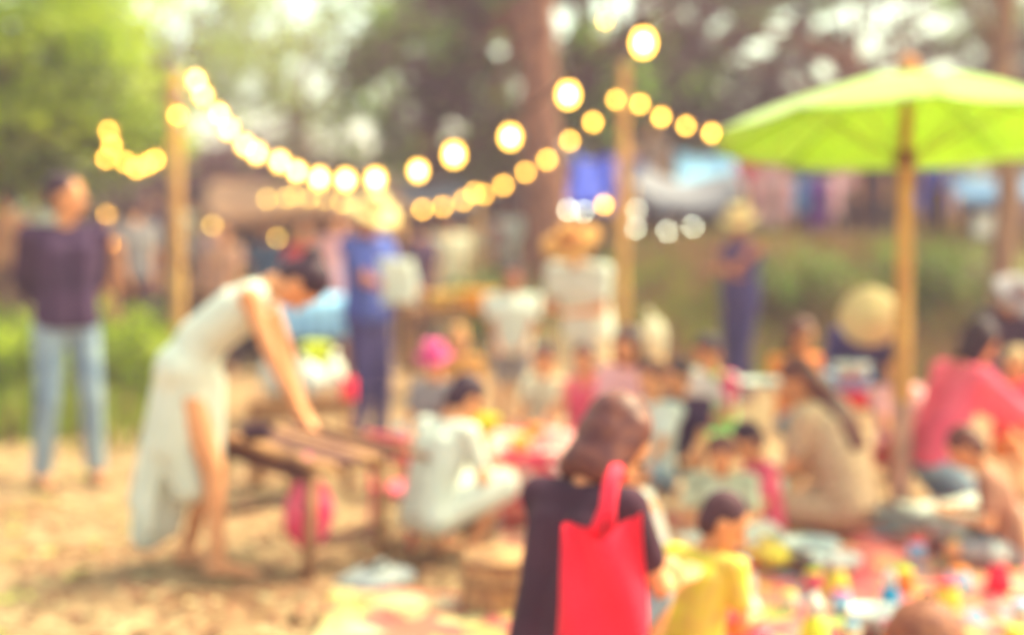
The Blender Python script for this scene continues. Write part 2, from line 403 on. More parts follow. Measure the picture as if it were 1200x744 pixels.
# grass on the banks, leaf litter on the sand
GRASSM = [mat('grass_green', (176, 190, 66), (146, 160, 58), 3, .7, .4, 0, .62), mat('grass_dry', (196, 146, 92), (156, 108, 84), 3, .7, .3, 0, .6)]
rng = random.Random(12); gb = MB()
def blade(mb, x, y, z, h, rng):
    a = rng.uniform(0, 2 * pi); wv = Vector((cos(a), sin(a), 0)) * .012 * (h / .15); ln = Vector((rng.gauss(0, .35), rng.gauss(0, .35), 0)) * h
    p = Vector((x, y, z)); mb.add([p - wv, p + wv, p + ln * .5 + wv * .6 + Vector((0, 0, h * .6)), p + ln + Vector((0, 0, h))], [(0, 1, 2, 3)])
for _ in range(1500):
    D = rng.uniform(12.8, 19); x = XG(rng.uniform(720, 1260), D)
    dry = rng.random() < .66 + .4 * sin(x * 1.7) * sin(D * 1.1)
    for _k in range(22):
        gb.cur = 1 if (dry or rng.random() < .15) else 0
        xx = x + rng.gauss(0, .16); yy = D + rng.gauss(0, .16); blade(gb, xx, yy, terrain(xx, yy), rng.uniform(.08, .26), rng)
for _ in range(520):
    D = 9.4 + 5.6 * rng.random() ** .7; x = XG(rng.uniform(-140, 168), D)
    if rng.random() > ss(9.3, 11.5, D + .9 * sin(x * 3.1) + .5 * sin(x * 7.7)) + .12: continue
    for _k in range(22):
        gb.cur = 1 if rng.random() < .12 else 0
        xx = x + rng.gauss(0, .16); yy = D + rng.gauss(0, .16); blade(gb, xx, yy, terrain(xx, yy), rng.uniform(.12, .4), rng)
tag(gb.build('grass', GRASSM, smooth=False), 'green and dry grass growing on the banks', 'grass', kind='stuff')
ll = MB(); LIT = [mat('litter_yellow', (240, 208, 146), None, 3, .7, .2, 0, .62), mat('litter_brown', (176, 118, 82), None, 3, .8, 0, 0, .7), mat('litter_green', (206, 204, 96), None, 3, .7, .2, 0, .7)]
for _ in range(5200):
    D = 4.3 + 8 * rng.random() ** 1.3; x = XG(rng.uniform(-80, 760) if rng.random() < .8 else rng.uniform(700, 1280), D)
    a = rng.uniform(0, 2 * pi); L_ = rng.uniform(.015, .045); u = Vector((cos(a), sin(a), rng.uniform(-.3, .3))) * L_; v = Vector((-sin(a), cos(a), rng.uniform(-.2, .4))) * L_ * .5
    p = Vector((x, D, .014)); ll.cur = rng.choice([0, 0, 1, 1, 2] if x < -1.8 else [0, 1, 1])
    ll.add([p - u, p - v, p + u, p + v + Vector((0, 0, .01))], [(0, 1, 2, 3)])
tag(ll.build('leaf_litter', LIT, smooth=False), 'dry fallen leaves scattered over the sandy ground', 'leaves', kind='stuff')
# shrubs
def shrub(label, px, D, r, h, pal, seed, group='shrubs at the edge of the clearing'):
    rng = random.Random(seed); b = PG(px, D); t = thing('shrub', label, 'shrub', b, 0, group)
    st = MB(); cr = MB()
    for k in range(9):
        a = rng.uniform(0, 2 * pi); e = Vector((cos(a) * r * .7, sin(a) * r * .7, h * rng.uniform(.5, .9)))
        st.tube([(0, 0, -.03), e * .5 + Vector((0, 0, .05)), e], [.015, .01, .005], 5)
        leaf_quads(cr, e, 90, r * .28, r * .28, h * .16, .05, rng, .4)
    leaf_quads(cr, (0, 0, h * .45), 380, r * .42, r * .42, h * .2, .05, rng, .4)
    st.build('stem', BARK, t); cr.build('foliage', LEAFMATS[pal], t, smooth=False)
shrub('bright green shrub between the man in plum and the left light post', 142, 11.2, .36, .8, 'bright', 31)
shrub('bright shrub at the left edge behind the man in plum', 5, 10.6, .4, .75, 'bright', 32)
shrub('dark green shrub at the foot of the big trunk', 585, 14.6, .5, .85, 'green', 33)
shrub('round olive shrub on the slope left of the parasol pole', 930, 14.6, .55, .7, 'green', 34)
shrub('leafy olive shrub on the slope behind the parasol pole', 1085, 14.8, .5, .65, 'green', 35)
shrub('yellow-green shrub below the white sign', 1188, 14.2, .4, .85, 'pale', 36)

# ------------------------------------------------------------------ bamboo posts and light strings
def bamboo(label, px, D, ytop, r, name='bamboo_post', cat='post', group='bamboo light posts'):
    b = PG(px, D); top = P(px, ytop, D); t = thing(name, label, cat, b, 0, group); h = top.z - b.z
    m = MB(); prof_p = []; prof_r = []; z = -.1
    nd = MB()
    while z < h:
        prof_p.append((0, 0, z)); prof_r.append(r * (1 - .18 * z / h)); z += .14
    prof_p.append((0, 0, h)); prof_r.append(r * .8)
    m.tube(prof_p, prof_r, 14); m.build('pole', BAMBOO, t)
    z = .3
    while z < h - .05:
        q = MB(); q.lathe([(r * .98, -.02), (r * 1.09, -.006), (r * 1.09, .006), (r * .98, .02)], 14, (0, 0, z)); q.build('bamboo_node', BAMBOO, t); z += .34
    return t
bamboo('bamboo post behind the bending woman holding one end of the lights', 208, 11.4, 84, .055)
bamboo('bamboo post behind the person with the broad orange straw hat', 730, 11.0, 74, .048)
CABLE = mat('cable', (70, 50, 56), None, 5, .7, bump=0)
SOCK = mat('lamp_socket', (90, 62, 60), None, 5, .6, bump=0)
GLASS = {'hot': emission('amber_glass_hot', (1.0, .52, .08), 2.4, .35), 'mid': emission('amber_glass_mid', (1.0, .48, .06), 1.9, .35), 'dim': emission('amber_glass_dim', (1.0, .56, .10), .7, .45),
         'cool': emission('clear_glass_lit', (.92, .95, .70), .6, .45)}
FIL = {'hot': emission('filament_hot', (1.0, .86, .26), 17), 'mid': emission('filament_mid', (1.0, .48, .06), 22), 'dim': emission('filament_dim', (1.0, .62, .12), 12),
       'cool': emission('filament_cool', (.95, 1.0, .72), 26)}
def bulb_meshes():
    g = MB(); g.lathe([(.002, -.062), (.016, -.058), (.026, -.042), (.028, -.028), (.022, -.010), (.013, .002)], 14)
    f = MB(); f.ell((0, 0, -.030), (.0115, .0115, .014), None, 8, 6)
    s = MB(); s.lathe([(.001, 0), (.015, 0), (.016, .03), (.010, .04), (.001, .042)], 10)
    return g, f, s
BM = {}
def string_lights(label, pts, kind, group='strings of amber bulbs', extra=(), big=1.0):
    """pts: list of (px,py,D) of bulb centres in order; extra: cable end points"""
    o0 = P(*pts[0]); t = thing('string_lights', label, 'string lights', o0, 0, group)
    ws = [P(*p) for p in pts]; cab = [P(*e) for e in extra[:1]] + [q + Vector((0, 0, .065)) for q in ws] + [P(*e) for e in extra[1:]]
    path = []
    for a, b in zip(cab[:-1], cab[1:]):
        for k in range(4):
            f = k / 4; q = a.lerp(b, f); q.z -= .03 * sin(pi * f) * (b - a).length; path.append(q - o0)
    path.append(cab[-1] - o0)
    MB().tube(path, .006, 6).build('cable', CABLE, t)
    for q in ws:
        if kind not in BM:
            g, f, s = bulb_meshes()
            b = g.build('bulb', GLASS[kind], t); fi = f.build('filament', FIL[kind], b); so = s.build('socket', SOCK, b); BM[kind] = (b.data, fi.data, so.data)
        else:
            b = bpy.data.objects.new('bulb', BM[kind][0]); fi = bpy.data.objects.new('filament', BM[kind][1]); so = bpy.data.objects.new('socket', BM[kind][2])
            for x in (b, fi, so): COL.objects.link(x)
            b.parent = t; fi.parent = b; so.parent = b
        b.location = q - o0 + Vector((0, 0, .03)); b.scale = (big * (.92 + .16 * ((len(path) * 7 + int(q.x * 97)) % 11) / 10),) * 3
    return t
string_lights('long string of glowing bulbs dipping from the left post and rising out over the viewer',
  [(230, 92, 11.3), (238, 110, 11.2), (256, 131, 11.0), (268, 149, 10.8), (287, 168, 10.5), (301, 177, 10.2), (328, 187, 9.8), (348, 199, 9.4), (374, 206, 9.0), (405, 208, 8.6), (440, 207, 8.2),
   (490, 198, 7.7), (532, 177, 7.2), (598, 157, 6.7), (666, 107, 6.1), (754, 45, 5.5), (870, -45, 5.0)], 'hot', extra=((212, 92, 11.4), (1000, -160, 4.6)), big=1.5)
string_lights('string of glowing bulbs sagging to the left of the left post',
  [(208, 135, 11.3), (203, 168, 11.4), (182, 187, 11.5), (172, 192, 11.6), (160, 197, 11.8), (147, 190, 12.0), (131, 170, 12.2), (128, 153, 12.4)], 'mid', extra=((212, 100, 11.4), (118, 60, 12.8)), big=1.15)
string_lights('short end of lights dangling beside the head of the man in plum',
  [(124, 186, 12.2), (125, 252, 12.2), (128, 285, 12.1)], 'mid', extra=((122, 150, 12.3),))
string_lights('string of orange bulbs rising to the bamboo post by the big trunk',
  [(495, 245, 13.8), (519, 242, 13.6), (543, 235, 13.4), (556, 226, 13.2), (567, 228, 13.0), (590, 217, 12.7), (616, 202, 12.4), (641, 187, 12.1), (668, 165, 11.7), (695, 143, 11.4), (722, 117, 11.1)], 'mid',
  extra=((470, 250, 14), (729, 100, 11.0)), big=1.05)
string_lights('string of orange bulbs falling from the bamboo post towards the parasol',
  [(750, 122, 10.8), (775, 137, 10.6), (804, 148, 10.4), (834, 156, 10.2), (866, 170, 10.0)], 'mid', extra=((732, 104, 11.0), (900, 182, 9.8)), big=1.05)
string_lights('faint string of bulbs along the edge of the brown awning',
  [(313, 233, 14.6), (335, 232, 14.6), (345, 230, 14.6), (362, 232, 14.6), (381, 234, 14.6), (401, 238, 14.6), (441, 234, 14.4)], 'dim', extra=((295, 228, 14.6), (470, 226, 14.4)))
string_lights('faint bulbs hanging in the shade under the brown awning',
  [(249, 264, 14.2), (267, 273, 14.4), (325, 279, 14.8)], 'dim', extra=((240, 240, 14.2), (345, 262, 14.9)))
string_lights('row of white bulbs under the blue and grey awnings',
  [(666, 246, 16.9), (684, 248, 16.9), (735, 242, 17), (746, 246, 17), (745, 268, 17), (782, 271, 17), (812, 266, 17)], 'cool', extra=((655, 236, 17), (830, 240, 17)))
string_lights('lone dim bulb hanging high beside the big trunk', [(709, 25, 9.5)], 'dim', extra=((709, -40, 9.5),))
string_lights('lone orange bulb on the bamboo post below the blue awning', [(708, 240, 10.9)], 'mid', extra=((727, 225, 10.95),))

# ------------------------------------------------------------------ people
def ik(a, b, l1, l2, pole):
    a = Vector(a); b = Vector(b); d = b - a; L = d.length
    if L > (l1 + l2) * .995: b = a + d * ((l1 + l2) * .995 / L); d = b - a; L = d.length
    u = d.normalized(); x = (l1 * l1 - l2 * l2 + L * L) / (2 * L); h = math.sqrt(max(0, l1 * l1 - x * x))
    p = Vector(pole); p = p - u * p.dot(u)
    if p.length < 1e-4: p = Vector((0, 0, 1)) - u * u.z
    return a + u * x + p.normalized() * h, b
POSES = {
 'stand': dict(pel=(0, 0, .93), feet=((-.11, .02, .07), (.11, -.02, .07)), kp=((0, 1, 0), (0, 1, 0))),
 'stool': dict(pel=(0, 0, .36), feet=((-.14, .42, .07), (.14, .40, .07)), kp=((-.2, .5, 1), (.2, .5, 1))),
 'floor': dict(pel=(0, 0, .13), feet=((.08, .30, .06), (-.08, .36, .06)), kp=((-1, .4, .25), (1, .4, .25))),
 'squat': dict(pel=(0, 0, .26), feet=((-.14, .20, .07), (.14, .20, .07)), kp=((-.35, 1, .7), (.35, 1, .7))),
 'kneel': dict(pel=(0, 0, .22), feet=((-.10, -.12, .05), (.10, -.12, .05)), kp=((-.1, 1, .05), (.1, 1, .05))),
 'walk': dict(pel=(0, 0, .92), feet=((-.10, .24, .07), (.10, -.22, .09)), kp=((0, 1, 0), (0, 1, 0))),
}
def straw_hat(parent, c, M, r, mat_, ribbon=REDB, conical=False):
    if conical:
        prof = [(r, -.035), (r * .98, -.03), (r * .62, .02), (r * .34, .055), (r * .12, .075), (.004, .08)]
    else:
        prof = [(r, -.03), (r * .985, -.02), (r * .8, -.005), (r * .58, 0), (.092, .012), (.090, .055), (.082, .09), (.058, .108), (.004, .112)]
    m = MB(); m.lathe(prof, 28, c, M, wob=.12 if not conical else .03, ph=1.0)
    h = solid(m.build('hat', mat_, parent), .006)
    if not conical:
        b = MB(); b.lathe([(.0945, .013), (.0950, .03), (.0930, .043)], 24, c, M); solid(b.build('hat_band', ribbon, h), .002)
    return h
def person(label, px, D, face, H, pose, hands, top, bot=None, hair=('short', None), hat=None, shoes=SANDALS, skin=None, lean=0, curve=0,
           head=(0, 0), fine=.011, group='people at the market', z=None, tilt=0, pel=None, feet=None, kp=None, ep=None, wide=1.0, hs=1.0):
    s = H / 1.7; q = POSES[pose]; skin = skin or SKIN; hm = hair[1] or HAIR
    base = PG(px, D)
    if z is not None: base.z = z
    t = thing('person', label, 'person', base, R(face), group); t.scale = (s, s, s)
    pel = Vector(pel or q['pel']); feet = feet or q['feet']; kp = kp or q['kp']
    def up(a, b=0): return Vector((sin(b), sin(a) * cos(b), cos(a) * cos(b)))
    a1 = R(lean); a2 = R(lean + curve); tb = R(tilt)
    u1 = up(a1, tb * .5); u2 = up(a2, tb)
    waist = pel + u1 * .17; chest = waist + u2 * .20; neck = chest + u2 * .155
    rt = Vector((1, 0, 0)); rt = (rt - u2 * rt.dot(u2)).normalized(); fw = u2.cross(rt)
    sh = [neck - u2 * .045 - rt * .175 * wide, neck - u2 * .045 + rt * .175 * wide]
    hip = [pel + Vector((-.09, 0, -.02)), pel + Vector((.09, 0, -.02))]
    vox = fine / 1.0
    B = MB()
    for sgn in (-1, 1):
        B.cap(pel + rt * .055 * sgn, waist + rt * .05 * sgn, .098 * wide, .085 * wide); B.cap(waist + rt * .05 * sgn, chest + rt * .07 * sgn, .085 * wide, .098 * wide)
        B.cap(chest + rt * .07 * sgn, neck - u2 * .05 + rt * .10 * sgn, .096, .058)
    B.cap(sh[0], sh[1], .052, .052); B.cap(neck - u2 * .05, neck + u2 * .04, .062, .050)
    # arms
    el = []; wr = []
    for i in (0, 1):
        sg = -1 if i == 0 else 1
        pole = (ep[i] if ep else (sg * .5, -.6, -.8))
        e, w_ = ik(sh[i], hands[i], .275, .245, pole); el.append(e); wr.append(w_)
        B.cap(sh[i], e, .047, .038); B.cap(e, w_, .038, .026)
        hd = (w_ - e).normalized(); pn = hd.cross(Vector((0, 0, 1)));
        side = pn.normalized() if pn.length > .1 else rt
        side = side * (1 if sg < 0 else -1); nrm = hd.cross(side).normalized() * (1 if sg > 0 else -1)
        pc = w_ + hd * .075
        for j in range(4):
            off = side * (-.030 + .020 * j); fl = (.062, .072, .078, .066)[j]
            B.cap(w_ + off * .45, pc + off, .019, .0125, 8)
            k1 = pc + off + (hd * .9 + nrm * .25 * (1 + .1 * j)).normalized() * fl * .55
            k2 = k1 + (hd * .7 + nrm * .6).normalized() * fl * .5
            B.cap(pc + off, k1, .0115, .0105, 8); B.cap(k1, k2, .0105, .009, 8)
        th = w_ + hd * .028 + side * .028; t1 = th + (hd * .7 + side * .6 + nrm * .2).normalized() * .045
        B.cap(th, t1, .0145, .012, 8); B.cap(t1, t1 + (hd * .9 + nrm * .4).normalized() * .032, .012, .0095, 8)
    kn = []; an = []
    for i in (0, 1):
        k, a = ik(hip[i], feet[i], .425, .41, kp[i]); kn.append(k); an.append(a)
        B.cap(hip[i], k, .082 * wide, .055); B.cap(k, k.lerp(a, .3), .052, .053); B.cap(k.lerp(a, .3), a, .053, .034)
        fd = Vector((0, 1, 0)) if pose != 'kneel' else Vector((0, -1, -.1))
        if pose == 'floor': fd = Vector((.9 if i == 0 else -.9, .4, 0))
        B.cap(a + Vector((0, 0, -.03)) - fd * .04, a + fd * .06 + Vector((0, 0, -.035)), .034, .034); B.cap(a + fd * .06 + Vector((0, 0, -.035)), a + fd * .16 + Vector((0, 0, -.045)), .036, .024)
    # head
    hp = a2 + R(head[0]); Mh = Matrix.Rotation(R(head[1]), 3, 'Z')
    Mx = Matrix.Rotation(-hp, 3, 'X'); M = Matrix.Rotation(-a2 * .6, 3, 'X') @ Mh @ Matrix.Rotation(-(hp - a2 * .6), 3, 'X')
    hk = 1.0 if H > 1.4 else (1.18 if H > 1.1 else 1.32)
    hk *= hs; nt_ = neck + u2 * .05; hc = nt_ + (M @ Vector((0, .015, .105))) * hk
    def hp_(x, y, z_): return hc + M @ (Vector((x, y, z_)) * hk)
    B.cap(neck, hp_(0, -.02, -.06), .052, .052)
    B.ell(hp_(0, -.012, .02), [v * hk for v in (.076, .093, .095)], M, 14, 10); B.ell(hp_(0, .022, -.045), [v * hk for v in (.058, .062, .068)], M, 12, 8)
    B.cap(hp_(0, .082, .005), hp_(0, .100, -.022), .009 * hk, .014 * hk, 8)
    for sg in (-1, 1):
        B.ell(hp_(.078 * sg, -.012, -.008), (.012 * hk, .02 * hk, .03 * hk), M, 8, 6)
    body = remesh(B.build('body', skin, t), vox, 1)
    for sg in (-1, 1): MB().ell(hp_(.031 * sg, .074, .004), (.014 * hk, .009 * hk, .008 * hk), M, 8, 6).build('eye', EYE, body)
    l_ = MB(); l_.ell(hp_(0, .079, -.056), (.024 * hk, .008 * hk, .008 * hk), M, 8, 6); l_.build('mouth', LIP, body)
    # hair
    if hair[0] != 'none':
        h = MB(); st = hair[0]
        h.ell(hp_(0, -.028, .042), [v * hk for v in (.086, .094, .088)], M, 14, 10); h.ell(hp_(0, -.052, -.005), [v * hk for v in (.078, .062, .082)], M, 14, 10)
        if st == 'bob':
            for sg in (-1, -.6, -.2, .2, .6, 1): h.cap(hp_(.05 * sg, -.045 + .02 * abs(sg), .03), hp_(.058 * sg, -.060 + .035 * abs(sg), -.095), .056 * hk, .046 * hk)
        if st == 'long':
            for sg in (-1, 0, 1): h.cap(hp_(.05 * sg, -.045, .0), hp_(.06 * sg, -.07, -.14), .048 * hk, .045 * hk)
            b0 = hp_(0, -.06, -.10)
            for sg in (-1, 0, 1): h.cap(b0 + rt * .04 * sg, neck - u2 * .14 - fw * .11 * (1 if fw.y > 0 else -1) + rt * .055 * sg, .05, .045); h.cap(neck - u2 * .14 - fw * .11 * (1 if fw.y > 0 else -1) + rt * .055 * sg, neck - u2 * .26 - fw * .13 * (1 if fw.y > 0 else -1) + rt * .05 * sg, .045, .025)
        if st == 'bun': h.ell(hp_(0, -.12, .06), (.045 * hk, .04 * hk, .045 * hk), M, 10, 8)
        remesh(h.build('hair', hm, t), max(.012, vox), 2)
    if hat:
        straw_hat(t, hp_(0, hat[3] if len(hat) > 3 else -.015, .065), M @ Matrix.Rotation(R(hat[4] if len(hat) > 4 else -4), 3, 'X'), hat[1], hat[0], conical=hat[2] if len(hat) > 2 else False)
    # top
    g = .021; kind, mm = top[0], top[1]; T = MB()
    for sgn in (-1, 1):
        T.cap(pel + u1 * .03 + rt * .058 * sgn, waist + rt * .052 * sgn, (.104 + g) * wide, (.092 + g) * wide); T.cap(waist + rt * .052 * sgn, chest + rt * .07 * sgn, (.092 + g) * wide, .098 * wide + g)
        T.cap(chest + rt * .07 * sgn, neck - u2 * .052 + rt * .10 * sgn, .098 * wide + g, .060 + g)
    if kind != 'tank': T.cap(sh[0], sh[1], .052 + g, .052 + g)
    for i in (0, 1):
        if kind == 'tee': T.cap(sh[i], Vector(sh[i]).lerp(el[i], .62), .052 + g, .060)
        if kind == 'long': T.cap(sh[i], el[i], .050 + g, .040 + g); T.cap(el[i], Vector(el[i]).lerp(wr[i], .9), .040 + g, .028 + g)
    if kind == 'dress' or (bot and bot[0] == 'dress'):
        pass
    tp = remesh(T.build('shirt' if kind != 'dress' else 'dress', mm, t), max(.014, vox), 3)
    if kind == 'dress':
        pass
    if bot:
        k2, m2 = bot; Q = MB()
        for sgn in (-1, 1): Q.cap(pel + rt * .058 * sgn, pel + u1 * .08 + rt * .055 * sgn, .112 * wide, .105 * wide)
        if k2 in ('trousers', 'shorts'):
            for i in (0, 1):
                kk = kn[i]
                if k2 == 'shorts': Q.cap(hip[i], Vector(hip[i]).lerp(kk, .78), .098 * wide, .086)
                else: Q.cap(hip[i], kk, .098 * wide, .074); Q.cap(kk, Vector(kk).lerp(an[i], .94), .074, .062)
        else:
            mid = (kn[0] + kn[1]) / 2; lo = (an[0] + an[1]) / 2
            for i in (0, 1):
                Q.cap(hip[i], kn[i], .115, .11); Q.cap(hip[i], mid, .12, .12)
                if k2 == 'skirt': Q.cap(kn[i], Vector(kn[i]).lerp(an[i], .55), .11, .12)
            if k2 == 'skirt': Q.cap(kn[0], kn[1], .11, .11)
        remesh(Q.build({'trousers': 'trousers', 'shorts': 'shorts'}.get(k2, 'skirt'), m2, t), max(.014, vox), 3)
    if shoes and pose != 'floor' and pose != 'kneel':
        for i in (0, 1):
            a = an[i]; f_ = MB(); f_.box((a.x, a.y + .055, max(.012, a.z - .07)), (.085, .27, .022)); f_.tube([(a.x - .042, a.y + .08, a.z - .06), (a.x, a.y + .09, a.z - .005), (a.x + .042, a.y + .08, a.z - .06)], .008, 6)
            f_.build('sandal', shoes, t, smooth=False)
    top_z = (hp_(0, 0, .13)); wp = Matrix.Translation(base) @ Matrix.Rotation(R(face), 4, 'Z') @ (top_z * s)
    c = wp - Vector((0, 0, CAMH)); fy = c.y * cos(PITCH) - c.z * sin(PITCH); uy = c.y * sin(PITCH) + c.z * cos(PITCH)
    print('HEAD %-60s px %4d py %4d' % (label[:60], 600 + FPX * c.x / fy, 372 - FPX * uy / fy))
    t['wr'] = 0; del t['wr']
    return t, [Matrix.Translation(base) @ Matrix.Rotation(R(face), 4, 'Z') @ (Vector(x) * s) for x in wr]
DOWN = ((-.22, .03, .78), (.22, .03, .78))
# 1 man at the left
person('man in a dark plum t-shirt and faded pale jeans with hands behind his back', 76, 8.0, -150, 1.70, 'stand', ((-.06, -.17, .98), (.06, -.17, .98)), ('long', NAVY), ('trousers', JEANP), ('short', HAIR),
       ep=((-1, -.3, -.2), (1, -.3, -.2)), head=(2, 50), fine=.010, feet=((-.15, 0, .07), (.15, 0, .07)), wide=1.12, hs=1.12)
# 2 bending woman
wo, hw = person('woman in white bending over the low wooden table', 222, 5.95, -92, 1.60, 'stand', ((-.10, .50, .66), (.12, .56, .62)), ('tank', WHITE), None, ('bun', HAIR), shoes=None,
       lean=28, curve=24, head=(36, 0), fine=.009, hs=1.08, pel=(0, -.02, .90), feet=((-.12, -.06, .07), (.12, .14, .07)), ep=((-.6, .2, -.8), (.6, .2, -.8)), skin=SKIN)
# her long wrap skirt, hanging deep behind
Q = MB()
Q.cap((-.06, -.02, .92), (.06, -.02, .92), .135, .135); Q.cap((-.06, .0, .95), (-.04, -.08, .60), .135, .14); Q.cap((.05, .0, .90), (.04, -.06, .60), .13, .14)
Q.cap((-.05, -.08, .60), (-.07, -.16, .22), .14, .10); Q.cap((-.05, -.10, .60), (-.03, -.22, .16), .12, .08); Q.cap((.06, -.04, .55), (.06, .0, .40), .11, .09)
Q.cap((0, .10, .86), (.02, .10, .48), .06, .05)
for k in range(7):
    a = -pi * .1 - k * pi * .8 / 6; Q.cap((.13 * cos(a) * 1.1, -.02 + .12 * sin(a), .90), (.15 * cos(a) - .05, -.14 + .13 * sin(a), .22 + .05 * (k % 3)), .022, .038, 8)
remesh(Q.build('skirt', WHITE, wo), .013, 4)
# 4 man in blue
person('man in a blue shirt and dark jeans wearing a yellow straw hat', 430, 9.3, -120, 1.62, 'stand', ((-.06, .36, 1.12), (.12, .36, 1.10)), ('tee', BLUES), ('trousers', JEAN), ('short', HAIR),
       hat=(STRAWP, .19), head=(25, -20), skin=SKIN2, fine=.011, wide=1.2)
b_ = MB(); b_.sheet(lambda u, v: Vector(((u - .5) * .20 + .02 * sin(v * 4), .02 * sin(u * 6), (v - .5) * .28)), 8, 8)
o = single(b_, 'bag', WHITE, 'white cloth bag held up by the man in the blue shirt', 'bag', P(466, 330, 9.0)); solid(o, .06, 0)
person('person in a white cap standing behind the man in the blue shirt', 425, 11.2, -150, 1.60, 'stand', DOWN, ('long', LPINK), ('trousers', DARK), ('short', mat('white_cap', (236, 236, 220), None, 5)), fine=.016)
# 5 boy
person('boy in a white t-shirt and grey shorts standing by the big trunk', 600, 10.0, 178, 1.15, 'stand', ((-.16, .26, .98), (.14, .26, .96)), ('tee', WHITE), ('shorts', GREYC), ('short', HAIR), head=(12, 6), fine=.016, wide=1.4, skin=SKIN2)
# 6 cream
person('person in a white shirt wearing a broad orange straw hat, looking down at their hands', 690, 9.0, 140, 1.45, 'stand', ((-.10, .34, 1.10), (.12, .34, 1.12)), ('tee', WHITE), ('trousers', CREAM), ('short', HAIR),
       hat=(STRAW, .225), lean=6, curve=14, head=(10, 14), fine=.012, wide=1.28)
# 7 arms crossed
person('person with crossed arms in a navy apron top and pale domed hat', 868, 11.8, 125, 1.58, 'stand', ((.13, .22, 1.20), (-.14, .20, 1.16)), ('tank', JEAN), ('trousers', JEAN), ('short', HAIR),
       hat=(STRAWP, .165), ep=((-1, .2, -.4), (1, .2, -.4)), head=(14, 20), fine=.014, skin=SKIN2, wide=1.25)
# 8 disc hat
person('person in a navy shirt bowing so that a round pale straw hat faces us', 1008, 8.5, 176, 1.55, 'stool', ((-.14, .42, .52), (.18, .42, .50)), ('tee', JEAN), ('trousers', DARK), ('short', HAIR),
       hat=(mat('tan_straw', (240, 212, 150), (220, 188, 128), 40, .85, k=.75, bump=.4), .19, True, -.02, -26), lean=22, curve=16, head=(34, -6), fine=.012, pel=(0, 0, .50))
# 9 pink
person('person in a coral pink long-sleeved shirt leaning to reach right', 1098, 6.9, -74, 1.58, 'kneel', ((-.10, .62, .48), (.14, .60, .52)), ('long', PINKS), ('trousers', JEANP), ('bob', HAIR),
       lean=12, curve=12, head=(12, 0), fine=.011, pel=(0, 0, .34))
# 10 beige
person('long-haired woman in a beige shirt sitting on the ground left of the parasol pole', 996, 6.6, 52, 1.58, 'floor', ((-.14, .42, .30), (.16, .40, .30)), ('tee', BEIGE), ('shorts', BEIGE), ('long', HAIRB),
       lean=6, curve=18, head=(20, 22), fine=.011, wide=1.15, pel=(0, 0, .17))
# 11 colour block child
person('child in a white, pink and lime colour-block top sitting up', 845, 7.8, 128, 1.22, 'stool', ((-.12, .36, .62), (.16, .34, .60)), ('tee', KIDTOP), ('shorts', MINT), ('short', HAIR), head=(20, 12), fine=.012, lean=4, curve=6, pel=(0, 0, .40))
# 12 nearest woman
bw, hb = person('brown-haired woman in a charcoal top with a red bag on her shoulder', 652, 4.08, -38, 1.58, 'squat', ((-.12, .46, .36), (.18, .46, .40)), ('tee', BLACKT), ('shorts', JEANP), ('bob', HAIRB),
       lean=12, curve=10, head=(26, -14), fine=.009, pel=(0, 0, .23), wide=.96, hs=1.3)
rb = thing('shoulder_bag', 'bright red cloth bag hanging from the shoulder of the woman in charcoal', 'bag', P(706, 712, 3.78), R(-12))
m = MB()
def bagf(u, v):
    a = 2 * pi * u; wv = .108 + .02 * (1 - v); th = .05 * (1 - .55 * v) + .012
    return Vector((wv * cos(a), th * sin(a) + .018 * sin(8 * u * pi + v * 5) * (.5 + v), -.12 + v * .36 + (.018 * cos(a) - .035 * (1 - abs(cos(a))) + .008 * sin(5 * a)) * v))
m.sheet(bagf, 32, 12); m.ell((0, 0, -.118), (.128, .06, .03), None, 16, 6)
m.build('bag_body', REDC, rb)
st = MB()
for dx in (-.008, .008): st.tube([(.022 * (1 if dx > 0 else -1), .01 * (1 if dx > 0 else -1), .2), (dx * 1.1 + .01, .02, .27), (dx + .015, .05, .335), (dx * .8 + .02, .12, .36), (dx * .8 + .02, .19, .32)], [.017, .014, .015, .015, .015], 8)
st.build('strap', REDC, rb)
# 13 white dress girl
person('girl in a white dress crouching with her back half turned', 500, 6.1, -48, 1.28, 'squat', ((-.10, .46, .50), (.14, .44, .48)), ('tee', WHITE), ('dress', WHITE), ('short', HAIR), lean=10, curve=12, head=(22, -10), fine=.011, wide=1.12, pel=(0, 0, .30), shoes=SANDALS)
# others sitting
person('child in a hot pink sun hat behind the girl in white', 512, 7.8, 160, 1.16, 'stool', ((-.12, .30, .50), (.12, .30, .50)), ('tee', GREYC), ('shorts', JEANP), ('short', HAIR), hat=(HOTP, .15, False, -.01, 8), head=(20, 0), fine=.014)
person('small child with light brown hair behind the pink hat', 536, 9.2, 185, 1.18, 'stool', ((-.12, .30, .50), (.12, .30, .50)), ('tee', STRAW), ('shorts', WOOD), ('short', mat('hair_sandy', (214, 150, 90), None, 12)), head=(20, 0), fine=.016)
person('boy in a red vest squatting left of the brown-haired woman', 686, 8.0, 150, 1.15, 'squat', ((-.12, .36, .46), (.12, .36, .46)), ('tank', PINKS), ('shorts', REDB), ('short', HAIR), head=(16, 14), fine=.014, pel=(0, 0, .36))
person('dark-haired child in a white top beside the brown-haired woman', 768, 6.8, 140, 1.15, 'stool', ((-.12, .36, .42), (.12, .36, .42)), ('tee', WHITE), ('shorts', JEANP), ('short', HAIRB), head=(20, 10), fine=.012, pel=(0, 0, .38))
person('child in an orange top facing the girl in white', 560, 7.1, 130, 1.10, 'floor', ((-.14, .36, .34), (.10, .36, .34)), ('tee', ORANC), ('shorts', REDB), ('short', HAIRB), head=(22, 0), fine=.013, lean=8, curve=8)
